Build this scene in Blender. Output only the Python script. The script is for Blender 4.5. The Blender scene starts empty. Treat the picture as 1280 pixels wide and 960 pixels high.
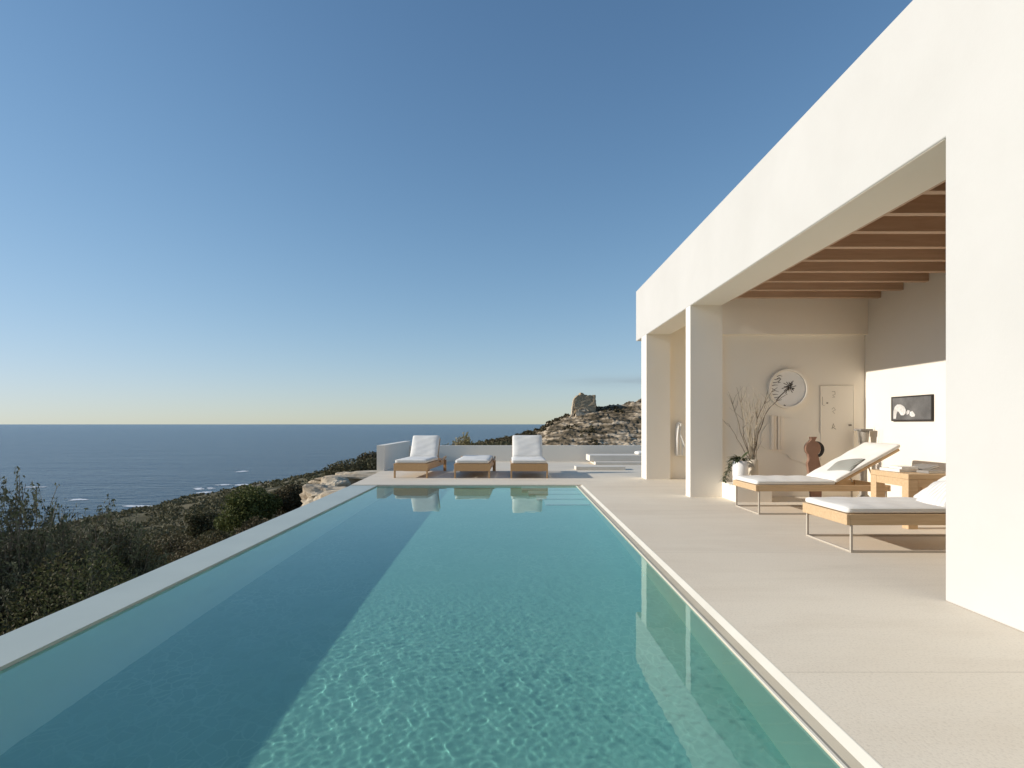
import bpy, bmesh, math, random
import numpy as np
from mathutils import Vector, Matrix

random.seed(7)
RNG = np.random.RandomState(11)
SC = bpy.context.scene
COL = SC.collection
R = math.radians

# ---------------------------------------------------------------- camera
H = 1.25
cam = bpy.data.cameras.new('camera')
cam.sensor_width = 36.0
cam.lens = 20.8
cam.shift_x = 0.0015
cam.shift_y = 50.0 / 1280.0
cam.clip_start = 0.05
cam.clip_end = 200000.0
cam_o = bpy.data.objects.new('camera', cam)
COL.objects.link(cam_o)
cam_o.location = (0, 0, H)
cam_o.rotation_euler = (math.pi / 2, 0, 0)
SC.camera = cam_o

# ---------------------------------------------------------------- light
SUN_EL = 20.5
SUN_DIR = Vector((math.cos(R(SUN_EL)), 0.03, -math.sin(R(SUN_EL)))).normalized()   # the way the light travels
world = bpy.data.worlds.new('World')
SC.world = world
world.use_nodes = True
wn = world.node_tree
sky = wn.nodes.new('ShaderNodeTexSky')
sky.sky_type = 'NISHITA'
sky.sun_disc = False
sky.sun_elevation = R(SUN_EL)
to_sun = -SUN_DIR
sky.sun_rotation = math.atan2(to_sun.x, to_sun.y)
sky.altitude = 0
sky.air_density = 1.0
sky.dust_density = 0.1
sky.ozone_density = 3.5
# deeper zenith (gamma) and a gentle shoulder on the bright horizon: c * g / (1 + c * k)
SKY_S = 0.137
gm = wn.nodes.new('ShaderNodeGamma')
gm.inputs[1].default_value = 1.2
den = wn.nodes.new('ShaderNodeVectorMath')
den.operation = 'MULTIPLY_ADD'
den.inputs[1].default_value = (0.175, 0.165, 0.115)
den.inputs[2].default_value = (1, 1, 1)
num = wn.nodes.new('ShaderNodeVectorMath')
num.operation = 'MULTIPLY'
num.inputs[1].default_value = (1.09, 1.14, 1.05)
div = wn.nodes.new('ShaderNodeVectorMath')
div.operation = 'DIVIDE'
wn.links.new(sky.outputs[0], gm.inputs[0])
wn.links.new(gm.outputs[0], den.inputs[0])
wn.links.new(gm.outputs[0], num.inputs[0])
wn.links.new(num.outputs[0], div.inputs[0])
wn.links.new(den.outputs[0], div.inputs[1])
# one faint streak of cloud low over the hill, placed by compass direction and elevation
wt = wn.nodes.new('ShaderNodeTexCoord')
wsep = wn.nodes.new('ShaderNodeSeparateXYZ')
wn.links.new(wt.outputs['Generated'], wsep.inputs[0])


def wmath(op, a, b=None, c=None):
    n = wn.nodes.new('ShaderNodeMath')
    n.operation = op
    for k, v in enumerate((a, b, c)):
        if v is None:
            continue
        if isinstance(v, (int, float)):
            n.inputs[k].default_value = v
        else:
            wn.links.new(v, n.inputs[k])
    return n.outputs[0]


wmap = wn.nodes.new('ShaderNodeMapping')
wmap.inputs['Scale'].default_value = (16, 16, 130)
wn.links.new(wt.outputs['Generated'], wmap.inputs[0])
wno = wn.nodes.new('ShaderNodeTexNoise')
wno.inputs['Scale'].default_value = 1.0
wno.inputs['Detail'].default_value = 5
wn.links.new(wmap.outputs[0], wno.inputs['Vector'])
el = wmath('DIVIDE', wmath('SUBTRACT', wsep.outputs[2], 0.071), 0.0075)
az = wmath('DIVIDE', wmath('SUBTRACT', wsep.outputs[0], 0.22), 0.11)
g1 = wmath('POWER', 2.718, wmath('MULTIPLY', wmath('ADD', wmath('MULTIPLY', el, el), wmath('MULTIPLY', az, az)), -1.0))
front = wmath('GREATER_THAN', wsep.outputs[1], 0.0)
cm = wmath('MULTIPLY', wmath('MULTIPLY', g1, front), wmath('MULTIPLY', wno.outputs[0], 0.62))
cmix = wn.nodes.new('ShaderNodeMix')
cmix.data_type = 'RGBA'
wn.links.new(cm, cmix.inputs[0])
wn.links.new(div.outputs[0], cmix.inputs[6])
cmix.inputs[7].default_value = (1.55, 1.75, 2.0, 1)
wn.links.new(cmix.outputs[2], wn.nodes['Background'].inputs[0])
wn.nodes['Background'].inputs[1].default_value = SKY_S

sun = bpy.data.lights.new('sun', 'SUN')
sun.energy = 4.2
sun.angle = R(0.5)
sun.color = (1.0, 0.94, 0.85)
sun.cycles.is_caustics_light = True
sun_o = bpy.data.objects.new('sun', sun)
COL.objects.link(sun_o)
sun_o.rotation_euler = SUN_DIR.to_track_quat('-Z', 'Y').to_euler()

SC.view_settings.view_transform = 'Standard'
SC.view_settings.look = 'None'
SC.view_settings.exposure = 0.23
SC.view_settings.gamma = 1.0
SC.view_settings.use_curve_mapping = False
SC.render.engine = 'CYCLES'
SC.cycles.use_denoising = True
SC.cycles.caustics_refractive = True
SC.cycles.caustics_reflective = False
SC.cycles.max_bounces = 12
SC.cycles.diffuse_bounces = 8
SC.cycles.transparent_max_bounces = 12


# ---------------------------------------------------------------- materials
def new_mat(name):
    m = bpy.data.materials.new(name)
    m.use_nodes = True
    return m, m.node_tree, m.node_tree.nodes['Principled BSDF']


def N(nt, kind, **kw):
    n = nt.nodes.new(kind)
    for k, v in kw.items():
        if k in n.inputs.keys():
            n.inputs[k].default_value = v
        else:
            setattr(n, k, v)
    return n


def ramp(nt, src, stops):
    r = nt.nodes.new('ShaderNodeValToRGB')
    el = r.color_ramp.elements
    el[0].position, el[0].color = stops[0][0], (*stops[0][1], 1)
    el[1].position, el[1].color = stops[-1][0], (*stops[-1][1], 1)
    for p, c in stops[1:-1]:
        e = el.new(p)
        e.color = (*c, 1)
    nt.links.new(src, r.inputs[0])
    return r.outputs[0]


def coords(nt, scale=(1, 1, 1), rot=(0, 0, 0)):
    t = nt.nodes.new('ShaderNodeTexCoord')
    mp = nt.nodes.new('ShaderNodeMapping')
    mp.inputs['Scale'].default_value = scale
    mp.inputs['Rotation'].default_value = rot
    nt.links.new(t.outputs['Object'], mp.inputs[0])
    return mp.outputs[0]


def bump(nt, p, height, strength=0.3, dist=0.01):
    b = nt.nodes.new('ShaderNodeBump')
    b.inputs['Strength'].default_value = strength
    b.inputs['Distance'].default_value = dist
    nt.links.new(height, b.inputs['Height'])
    nt.links.new(b.outputs[0], p.inputs['Normal'])
    return b


def mottled(name, c1, c2, scale=1.5, rough=0.85, grain=60, bump_s=0.15, bump_d=0.004, detail=6, spec=0.3, stretch=(1, 1, 1)):
    m, nt, p = new_mat(name)
    co = coords(nt, stretch)
    n = N(nt, 'ShaderNodeTexNoise', Scale=scale, Detail=detail, Roughness=0.62)
    nt.links.new(co, n.inputs['Vector'])
    nt.links.new(ramp(nt, n.outputs[0], [(0.3, c1), (0.7, c2)]), p.inputs['Base Color'])
    p.inputs['Roughness'].default_value = rough
    p.inputs['Specular IOR Level'].default_value = spec
    if grain:
        g = N(nt, 'ShaderNodeTexNoise', Scale=grain, Detail=4, Roughness=0.7)
        nt.links.new(co, g.inputs['Vector'])
        bump(nt, p, g.outputs[0], bump_s, bump_d)
    return m


def wood(name, c1, c2, axis='X', scale=9, rough=0.5):
    m, nt, p = new_mat(name)
    st = {'X': (0.07, 1, 1), 'Y': (1, 0.07, 1), 'Z': (1, 1, 0.07)}[axis]
    co = coords(nt, st)
    n = N(nt, 'ShaderNodeTexNoise', Scale=scale * 4, Detail=6, Roughness=0.65, Distortion=0.6)
    nt.links.new(co, n.inputs['Vector'])
    nt.links.new(ramp(nt, n.outputs[0], [(0.3, c1), (0.68, c2)]), p.inputs['Base Color'])
    p.inputs['Roughness'].default_value = rough
    bump(nt, p, n.outputs[0], 0.12, 0.002)
    return m


M = {}
M['plaster'] = mottled('white_render', (0.825, 0.765, 0.665), (0.845, 0.79, 0.70), 0.9, 0.9, 45, 0.12, 0.004)
M['plaster_in'] = mottled('cream_plaster', (0.835, 0.77, 0.66), (0.855, 0.795, 0.695), 0.8, 0.9, 35, 0.1, 0.004)
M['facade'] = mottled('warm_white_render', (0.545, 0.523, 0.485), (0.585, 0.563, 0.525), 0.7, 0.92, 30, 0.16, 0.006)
M['lintel'] = mottled('rosy_plaster', (0.82, 0.74, 0.625), (0.845, 0.77, 0.66), 0.8, 0.9, 35, 0.1, 0.004)
M['kerb_stone'] = mottled('cream_kerb_stone', (0.62, 0.58, 0.49), (0.68, 0.64, 0.55), 2.0, 0.8, 60, 0.15, 0.003)
M['channel_stone'] = mottled('wet_channel_stone', (0.55, 0.48, 0.36), (0.63, 0.56, 0.43), 3.0, 0.5, 60, 0.15, 0.003)
M['pale_stone'] = mottled('pale_stone', (0.66, 0.6, 0.52), (0.74, 0.69, 0.61), 2.0, 0.85, 60, 0.2, 0.004)


def deck_mat():
    m, nt, p = new_mat('microcement_deck')
    co = coords(nt)
    big = N(nt, 'ShaderNodeTexNoise', Scale=0.55, Detail=5, Roughness=0.6)
    st = coords(nt, (0.35, 1.6, 1))
    brush = N(nt, 'ShaderNodeTexNoise', Scale=1.3, Detail=7, Roughness=0.68, Distortion=0.4)
    fine = N(nt, 'ShaderNodeTexNoise', Scale=75, Detail=3, Roughness=0.6)
    for n in (big, fine):
        nt.links.new(co, n.inputs['Vector'])
    nt.links.new(st, brush.inputs['Vector'])
    a = ramp(nt, big.outputs[0], [(0.3, (0.705, 0.62, 0.495)), (0.7, (0.75, 0.675, 0.555))])
    b = ramp(nt, brush.outputs[0], [(0.36, (0.945, 0.935, 0.925)), (0.52, (1, 1, 1)), (0.8, (1, 0.99, 0.975))])
    mx = N(nt, 'ShaderNodeMix', data_type='RGBA', blend_type='MULTIPLY')
    mx.inputs[0].default_value = 1
    nt.links.new(a, mx.inputs[6])
    nt.links.new(b, mx.inputs[7])
    f = ramp(nt, fine.outputs[0], [(0.34, (0.86, 0.85, 0.84)), (0.5, (1, 1, 1))])
    mf = N(nt, 'ShaderNodeMix', data_type='RGBA', blend_type='MULTIPLY')
    mf.inputs[0].default_value = 0.8
    nt.links.new(mx.outputs[2], mf.inputs[6])
    nt.links.new(f, mf.inputs[7])
    # construction joints across the deck every 2.77 m
    sep = nt.nodes.new('ShaderNodeSeparateXYZ')
    nt.links.new(co, sep.inputs[0])
    ad = N(nt, 'ShaderNodeMath', operation='ADD')
    nt.links.new(sep.outputs[1], ad.inputs[0])
    ad.inputs[1].default_value = -2.98 + 27.7 + 1.385
    md = N(nt, 'ShaderNodeMath', operation='MODULO')
    nt.links.new(ad.outputs[0], md.inputs[0])
    md.inputs[1].default_value = 2.77
    sb = N(nt, 'ShaderNodeMath', operation='SUBTRACT')
    nt.links.new(md.outputs[0], sb.inputs[0])
    sb.inputs[1].default_value = 1.385
    ab = N(nt, 'ShaderNodeMath', operation='ABSOLUTE')
    nt.links.new(sb.outputs[0], ab.inputs[0])
    j = ramp(nt, ab.outputs[0], [(0.0, (0.72, 0.69, 0.66)), (0.0035, (0.85, 0.84, 0.82)), (0.006, (1, 1, 1))])
    mj = N(nt, 'ShaderNodeMix', data_type='RGBA', blend_type='MULTIPLY')
    mj.inputs[0].default_value = 0.75
    nt.links.new(mf.outputs[2], mj.inputs[6])
    nt.links.new(j, mj.inputs[7])
    nt.links.new(mj.outputs[2], p.inputs['Base Color'])
    p.inputs['Roughness'].default_value = 0.75
    p.inputs['Specular IOR Level'].default_value = 0.3
    bump(nt, p, fine.outputs[0], 0.35, 0.004)
    return m


M['deck'] = deck_mat()
M['oak'] = wood('light_oak', (0.50, 0.335, 0.18), (0.62, 0.44, 0.255))
M['teak'] = wood('honey_teak', (0.40, 0.23, 0.10), (0.52, 0.32, 0.15))
M['beam'] = wood('brown_beam_wood', (0.42, 0.275, 0.18), (0.53, 0.36, 0.245), 'X', 5, 0.6)
M['linen'] = mottled('white_linen', (0.74, 0.71, 0.655), (0.79, 0.765, 0.715), 6, 0.95, 260, 0.25, 0.002)
M['grey_linen'] = mottled('grey_linen', (0.30, 0.30, 0.27), (0.38, 0.37, 0.33), 8, 0.95, 240, 0.25, 0.002)
M['stripe'] = mottled('pale_stripe_cloth', (0.62, 0.6, 0.55), (0.68, 0.66, 0.6), 8, 0.95, 240, 0.25, 0.002)
M['steel'] = mottled('beige_powder_coated_steel', (0.46, 0.40, 0.32), (0.52, 0.455, 0.37), 20, 0.5, 0)
M['ceramic'] = mottled('white_ceramic', (0.80, 0.78, 0.74), (0.84, 0.82, 0.79), 3, 0.5, 0)
M['sand_ceramic'] = mottled('sand_ceramic', (0.55, 0.48, 0.38), (0.62, 0.54, 0.43), 3, 0.6, 40, 0.1, 0.003)
M['terracotta'] = mottled('brown_clay', (0.24, 0.135, 0.09), (0.31, 0.18, 0.125), 7, 0.7, 40, 0.2, 0.003)
M['black'] = mottled('black_iron', (0.02, 0.018, 0.016), (0.035, 0.03, 0.028), 8, 0.6, 0)
M['ink'] = mottled('dark_ink', (0.07, 0.06, 0.05), (0.10, 0.085, 0.07), 8, 0.8, 0)
M['grey_ink'] = mottled('grey_ink', (0.27, 0.235, 0.19), (0.33, 0.29, 0.235), 8, 0.8, 0)
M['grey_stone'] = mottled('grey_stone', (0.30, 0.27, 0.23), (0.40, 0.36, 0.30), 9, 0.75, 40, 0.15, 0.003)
M['photo_dark'] = mottled('charcoal_print', (0.075, 0.072, 0.07), (0.17, 0.165, 0.16), 3.5, 0.7, 0)
M['photo_pale'] = mottled('pale_print', (0.40, 0.38, 0.36), (0.74, 0.72, 0.69), 14, 0.7, 0)
M['paper'] = mottled('paper', (0.72, 0.69, 0.63), (0.78, 0.75, 0.7), 8, 0.85, 0)
M['book_grey'] = mottled('grey_book_cloth', (0.24, 0.22, 0.2), (0.3, 0.28, 0.25), 8, 0.8, 0)
M['bark'] = mottled('grey_bark', (0.09, 0.07, 0.055), (0.17, 0.14, 0.115), 9, 0.9, 30, 0.4, 0.01)
M['twig'] = mottled('dry_twig', (0.13, 0.10, 0.07), (0.22, 0.17, 0.12), 9, 0.9, 0)
M['twig_pale'] = mottled('pale_twig', (0.36, 0.30, 0.22), (0.46, 0.39, 0.29), 9, 0.9, 0)


def leaf_mat(name, cols, rough=0.65, spec=0.1, transl=0.15):
    m, nt, p = new_mat(name)
    g = nt.nodes.new('ShaderNodeNewGeometry')
    stops = [(i / max(1, len(cols) - 1), c) for i, c in enumerate(cols)]
    col = ramp(nt, g.outputs['Random Per Island'], stops)
    nt.links.new(col, p.inputs['Base Color'])
    p.inputs['Roughness'].default_value = rough
    p.inputs['Specular IOR Level'].default_value = spec
    if transl:
        t = nt.nodes.new('ShaderNodeBsdfTranslucent')
        nt.links.new(col, t.inputs[0])
        mx = nt.nodes.new('ShaderNodeMixShader')
        mx.inputs[0].default_value = transl
        out = nt.nodes['Material Output']
        nt.links.new(p.outputs[0], mx.inputs[1])
        nt.links.new(t.outputs[0], mx.inputs[2])
        nt.links.new(mx.outputs[0], out.inputs[0])
    return m


M['olive_leaf'] = leaf_mat('olive_leaf', [(0.06, 0.063, 0.036), (0.095, 0.098, 0.06), (0.145, 0.14, 0.1), (0.075, 0.08, 0.043)])
M['dark_leaf'] = leaf_mat('dark_leaf', [(0.042, 0.045, 0.019), (0.085, 0.083, 0.034), (0.13, 0.11, 0.055), (0.075, 0.057, 0.032)])
M['pine_leaf'] = leaf_mat('pine_leaf', [(0.06, 0.072, 0.02), (0.11, 0.12, 0.036), (0.15, 0.155, 0.05), (0.07, 0.08, 0.024)])
M['brown_leaf'] = leaf_mat('brown_leaf', [(0.07, 0.055, 0.03), (0.115, 0.088, 0.048), (0.07, 0.065, 0.032), (0.15, 0.12, 0.07)])
M['scrub_leaf'] = leaf_mat('scrub_leaf', [(0.07, 0.07, 0.036), (0.12, 0.112, 0.06), (0.18, 0.155, 0.092), (0.09, 0.083, 0.044)])
M['pot_leaf'] = leaf_mat('pot_leaf', [(0.035, 0.05, 0.02), (0.07, 0.085, 0.04), (0.12, 0.13, 0.075)], 0.45)
M['dry_grass'] = leaf_mat('dry_grass', [(0.32, 0.26, 0.12), (0.45, 0.36, 0.18), (0.22, 0.20, 0.08)])


def terrain_mat():
    m, nt, p = new_mat('scrub_ground')
    co = coords(nt)
    a = N(nt, 'ShaderNodeTexNoise', Scale=0.09, Detail=10, Roughness=0.68)
    b = N(nt, 'ShaderNodeTexNoise', Scale=0.028, Detail=6, Roughness=0.6, Distortion=0.5)
    for n in (a, b):
        nt.links.new(co, n.inputs['Vector'])
    veg = ramp(nt, a.outputs[0], [(0.34, (0.05, 0.046, 0.027)), (0.5, (0.10, 0.088, 0.05)), (0.66, (0.18, 0.15, 0.092))])
    rock = ramp(nt, a.outputs[0], [(0.38, (0.11, 0.09, 0.06)), (0.62, (0.34, 0.28, 0.20))])
    f = ramp(nt, b.outputs[0], [(0.55, (0, 0, 0)), (0.62, (1, 1, 1))])
    mx = N(nt, 'ShaderNodeMix', data_type='RGBA')
    nt.links.new(f, mx.inputs[0])
    nt.links.new(veg, mx.inputs[6])
    nt.links.new(rock, mx.inputs[7])
    nt.links.new(mx.outputs[2], p.inputs['Base Color'])
    p.inputs['Roughness'].default_value = 0.95
    p.inputs['Specular IOR Level'].default_value = 0.1
    bump(nt, p, a.outputs[0], 0.6, 0.6)
    return m


M['terrain'] = terrain_mat()


def rock_mat(name, dark, mid, pale, scale=0.5, strata=(1, 1, 1), rot=(0, 0, 0), thr=(0.42, 0.5, 0.6), bs=0.6, bd=0.4):
    m, nt, p = new_mat(name)
    co = coords(nt, strata, rot)
    a = N(nt, 'ShaderNodeTexNoise', Scale=scale, Detail=12, Roughness=0.72, Distortion=0.15)
    nt.links.new(co, a.inputs['Vector'])
    nt.links.new(ramp(nt, a.outputs[0], [(thr[0], dark), (thr[1], mid), (thr[2], pale)]), p.inputs['Base Color'])
    p.inputs['Roughness'].default_value = 0.95
    p.inputs['Specular IOR Level'].default_value = 0.1
    bump(nt, p, a.outputs[0], bs, bd)
    return m


M['hill_rock'] = rock_mat('hill_rock', (0.05, 0.042, 0.026), (0.17, 0.13, 0.085), (0.52, 0.42, 0.30), 0.24, (0.36, 0.6, 2.3), (0, 0.28, 0), (0.41, 0.51, 0.60))
M['cream_rock'] = rock_mat('cream_rock', (0.22, 0.16, 0.10), (0.48, 0.39, 0.28), (0.62, 0.53, 0.40), 0.9, (1, 1, 1.6), (0, 0, 0), (0.32, 0.5, 0.65), 0.5, 0.15)
M['ruin'] = rock_mat('ruin_stone', (0.30, 0.225, 0.14), (0.44, 0.34, 0.225), (0.54, 0.435, 0.30), 1.3, (1, 1, 1.5), (0, 0, 0), (0.35, 0.5, 0.65), 0.6, 0.3)
M['ruin_pale'] = rock_mat('ruin_pale_stone', (0.34, 0.27, 0.19), (0.48, 0.40, 0.3), (0.58, 0.5, 0.38), 0.9)


def sea_mat():
    m, nt, p = new_mat('sea_water')
    p.inputs['Base Color'].default_value = (0.007, 0.046, 0.092, 1)
    p.inputs['Roughness'].default_value = 0.22
    p.inputs['IOR'].default_value = 1.33
    p.inputs['Specular IOR Level'].default_value = 0.36
    co = coords(nt, (0.5, 1.0, 1))
    a = N(nt, 'ShaderNodeTexNoise', Scale=0.16, Detail=5, Roughness=0.62)
    nt.links.new(co, a.inputs['Vector'])
    co2 = coords(nt, (0.25, 1.0, 1))
    b = N(nt, 'ShaderNodeTexNoise', Scale=0.018, Detail=4, Roughness=0.6)
    nt.links.new(co2, b.inputs['Vector'])
    ad = N(nt, 'ShaderNodeMath', operation='MULTIPLY_ADD')
    nt.links.new(b.outputs[0], ad.inputs[0])
    ad.inputs[1].default_value = 2.0
    nt.links.new(a.outputs[0], ad.inputs[2])
    bump(nt, p, ad.outputs[0], 1.0, 2.6)
    return m


M['sea'] = sea_mat()
M['foam'] = mottled('sea_foam', (0.6, 0.62, 0.64), (0.85, 0.86, 0.87), 0.4, 0.9, 0)
M['boat_white'] = mottled('boat_white', (0.8, 0.8, 0.8), (0.85, 0.85, 0.85), 3, 0.4, 0)


def mosaic_mat():
    m, nt, p = new_mat('teal_caustic_mosaic')
    t = nt.nodes.new('ShaderNodeTexCoord')
    dn = N(nt, 'ShaderNodeTexNoise', Scale=6.0, Detail=3)
    nt.links.new(t.outputs['Object'], dn.inputs['Vector'])
    vm = N(nt, 'ShaderNodeVectorMath', operation='MULTIPLY_ADD')
    nt.links.new(dn.outputs['Color'], vm.inputs[0])
    vm.inputs[1].default_value = (0.11, 0.11, 0)
    nt.links.new(t.outputs['Object'], vm.inputs[2])
    mp = nt.nodes.new('ShaderNodeMapping')
    mp.inputs['Scale'].default_value = (15.0, 10.5, 0.0)
    nt.links.new(vm.outputs[0], mp.inputs[0])
    ve = N(nt, 'ShaderNodeTexVoronoi', feature='DISTANCE_TO_EDGE', Scale=1.0, Randomness=0.9)
    vc = N(nt, 'ShaderNodeTexVoronoi', feature='F1', Scale=1.0, Randomness=0.9)
    for v in (ve, vc):
        nt.links.new(mp.outputs[0], v.inputs['Vector'])
    sep = nt.nodes.new('ShaderNodeSeparateColor')
    nt.links.new(vc.outputs['Color'], sep.inputs[0])
    tile = ramp(nt, sep.outputs[0], [(0.0, FLOOR_A), (1.0, FLOOR_B)])
    caustic_net = ramp(nt, ve.outputs['Distance'], [(0.0, (1, 1, 1)), (0.035, (0.6, 0.6, 0.6)), (0.085, (0, 0, 0))])  # pale cell edges painted as the light net of caustics
    net_fade = N(nt, 'ShaderNodeTexNoise', Scale=1.7, Detail=4)
    nt.links.new(t.outputs['Object'], net_fade.inputs['Vector'])
    wr = ramp(nt, net_fade.outputs[0], [(0.36, (0.12, 0.12, 0.12)), (0.66, (0.95, 0.95, 0.95))])
    mu = N(nt, 'ShaderNodeMath', operation='MULTIPLY')
    nt.links.new(caustic_net, mu.inputs[0])
    nt.links.new(wr, mu.inputs[1])
    mx = N(nt, 'ShaderNodeMix', data_type='RGBA')
    nt.links.new(mu.outputs[0], mx.inputs[0])
    nt.links.new(tile, mx.inputs[6])
    mx.inputs[7].default_value = (*FLOOR_G, 1)
    nt.links.new(mx.outputs[2], p.inputs['Base Color'])
    p.inputs['Roughness'].default_value = 0.5
    return m


FLOOR_A, FLOOR_B, FLOOR_G = (0.315, 0.61, 0.54), (0.34, 0.645, 0.575), (0.43, 0.73, 0.65)
M['pool_floor'] = mosaic_mat()
M['pool_wall'] = mottled('pool_plaster', (0.64, 0.90, 0.79), (0.68, 0.93, 0.83), 1.4, 0.7, 40, 0.1, 0.003)


M['step_plaster'] = mottled('pale_step_plaster', (0.72, 0.88, 0.78), (0.76, 0.91, 0.82), 2, 0.7, 40, 0.1, 0.003)


def water_mat():
    m = bpy.data.materials.new('pool_water')
    m.use_nodes = True
    nt = m.node_tree
    nt.nodes.remove(nt.nodes['Principled BSDF'])
    g = nt.nodes.new('ShaderNodeBsdfGlass')
    g.inputs['Color'].default_value = (0.85, 1.0, 0.97, 1)
    g.inputs['Roughness'].default_value = 0.0
    g.inputs['IOR'].default_value = 1.42
    nt.links.new(g.outputs[0], nt.nodes['Material Output'].inputs[0])
    return m


M['water'] = water_mat()


# ---------------------------------------------------------------- builders
def tag(o, label=None, cat=None, group=None, kind=None):
    if label:
        o['label'] = label
    if cat:
        o['category'] = cat
    if group:
        o['group'] = group
    if kind:
        o['kind'] = kind
    return o


def thing(name, label, cat, loc=(0, 0, 0), rz=0.0, group=None):
    o = bpy.data.objects.new(name, None)
    o.empty_display_size = 0.2
    COL.objects.link(o)
    o.location = loc
    o.rotation_euler = (0, 0, rz)
    return tag(o, label, cat, group)


def link(name, me, mat, parent=None, smooth=False):
    o = bpy.data.objects.new(name, me)
    COL.objects.link(o)
    for mm in (mat if isinstance(mat, (list, tuple)) else [mat]):
        me.materials.append(mm)
    if smooth:
        me.polygons.foreach_set('use_smooth', [True] * len(me.polygons))
    if parent is not None:
        o.parent = parent
    return o


def from_bm(name, bm, mat, parent=None, smooth=False):
    bmesh.ops.recalc_face_normals(bm, faces=bm.faces)
    me = bpy.data.meshes.new(name)
    bm.to_mesh(me)
    bm.free()
    return link(name, me, mat, parent, smooth)


def from_arrays(name, V, F, mat, parent=None, smooth=False):
    """V: (n,3) array, F: (m,k) integer array of equal-size faces"""
    V = np.asarray(V, dtype=np.float32)
    F = np.asarray(F, dtype=np.int32)
    me = bpy.data.meshes.new(name)
    m, k = F.shape
    me.vertices.add(len(V))
    me.vertices.foreach_set('co', V.ravel())
    me.loops.add(m * k)
    me.loops.foreach_set('vertex_index', F.ravel())
    me.polygons.add(m)
    me.polygons.foreach_set('loop_start', np.arange(0, m * k, k, dtype=np.int32))
    me.update(calc_edges=True)
    me.validate()
    return link(name, me, mat, parent, smooth)


def add_box(bm, a, b, bevel=0.0, seg=2, mat=None):
    """box between corners a and b, optional rotation matrix"""
    g = bmesh.ops.create_cube(bm, size=1.0)
    vs = g['verts']
    for v in vs:
        v.co = Vector([(a[i] + b[i]) / 2 + v.co[i] * (b[i] - a[i]) for i in range(3)])
    if bevel > 0:
        es = list({e for v in vs for e in v.link_edges})
        r = bmesh.ops.bevel(bm, geom=es, offset=bevel, segments=seg, affect='EDGES', profile=0.5)
        vs = list({v for f in r['faces'] for v in f.verts} | {v for v in vs if v.is_valid})
    if mat is not None:
        for v in vs:
            v.co = mat @ v.co
    return vs


def box(name, a, b, mat, parent=None, bevel=0.0, seg=2, xf=None):
    bm = bmesh.new()
    add_box(bm, a, b, bevel, seg, xf)
    return from_bm(name, bm, mat, parent)


def add_tube(bm, pts, rad, n=8, cap=True):
    pts = [Vector(p) for p in pts]
    rads = rad if isinstance(rad, (list, tuple)) else [rad] * len(pts)
    rings = []
    ref = Vector((0.31, 0.17, 0.93)).normalized()
    for i, p in enumerate(pts):
        d = (pts[min(i + 1, len(pts) - 1)] - pts[max(i - 1, 0)]).normalized()
        u = d.cross(ref)
        if u.length < 1e-3:
            u = d.cross(Vector((1, 0, 0)))
        u.normalize()
        w = d.cross(u)
        rings.append([bm.verts.new(p + (u * math.cos(2 * math.pi * k / n) + w * math.sin(2 * math.pi * k / n)) * rads[i]) for k in range(n)])
    for a, b in zip(rings, rings[1:]):
        for k in range(n):
            bm.faces.new((a[k], a[(k + 1) % n], b[(k + 1) % n], b[k]))
    if cap:
        bm.faces.new(rings[0])
        bm.faces.new(rings[-1][::-1])


def add_lathe(bm, prof, n=40, c=(0, 0, 0)):
    rings = []
    for r, z in prof:
        if r < 1e-5:
            rings.append([bm.verts.new((c[0], c[1], c[2] + z))])
        else:
            rings.append([bm.verts.new((c[0] + r * math.cos(2 * math.pi * k / n), c[1] + r * math.sin(2 * math.pi * k / n), c[2] + z)) for k in range(n)])
    for a, b in zip(rings, rings[1:]):
        for k in range(n):
            k2 = (k + 1) % n
            if len(a) == 1 and len(b) == 1:
                continue
            if len(a) == 1:
                bm.faces.new((a[0], b[k], b[k2]))
            elif len(b) == 1:
                bm.faces.new((a[k], a[k2], b[0]))
            else:
                bm.faces.new((a[k], a[k2], b[k2], b[k]))


def lathe(name, prof, mat, parent=None, n=40, c=(0, 0, 0)):
    bm = bmesh.new()
    add_lathe(bm, prof, n, c)
    return from_bm(name, bm, mat, parent, True)


def prism(name, outline, axis, lo, hi, mat, parent=None):
    """extrude a 2-D outline along an axis (0=x: outline is (y,z); 1=y: (x,z); 2=z: (x,y))"""
    bm = bmesh.new()

    def p3(q, t):
        return {0: (t, q[0], q[1]), 1: (q[0], t, q[1]), 2: (q[0], q[1], t)}[axis]
    A = [bm.verts.new(p3(q, lo)) for q in outline]
    B = [bm.verts.new(p3(q, hi)) for q in outline]
    bm.faces.new(A)
    bm.faces.new(B[::-1])
    for i in range(len(A)):
        j = (i + 1) % len(A)
        bm.faces.new((A[i], A[j], B[j], B[i]))
    return from_bm(name, bm, mat, parent)


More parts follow.
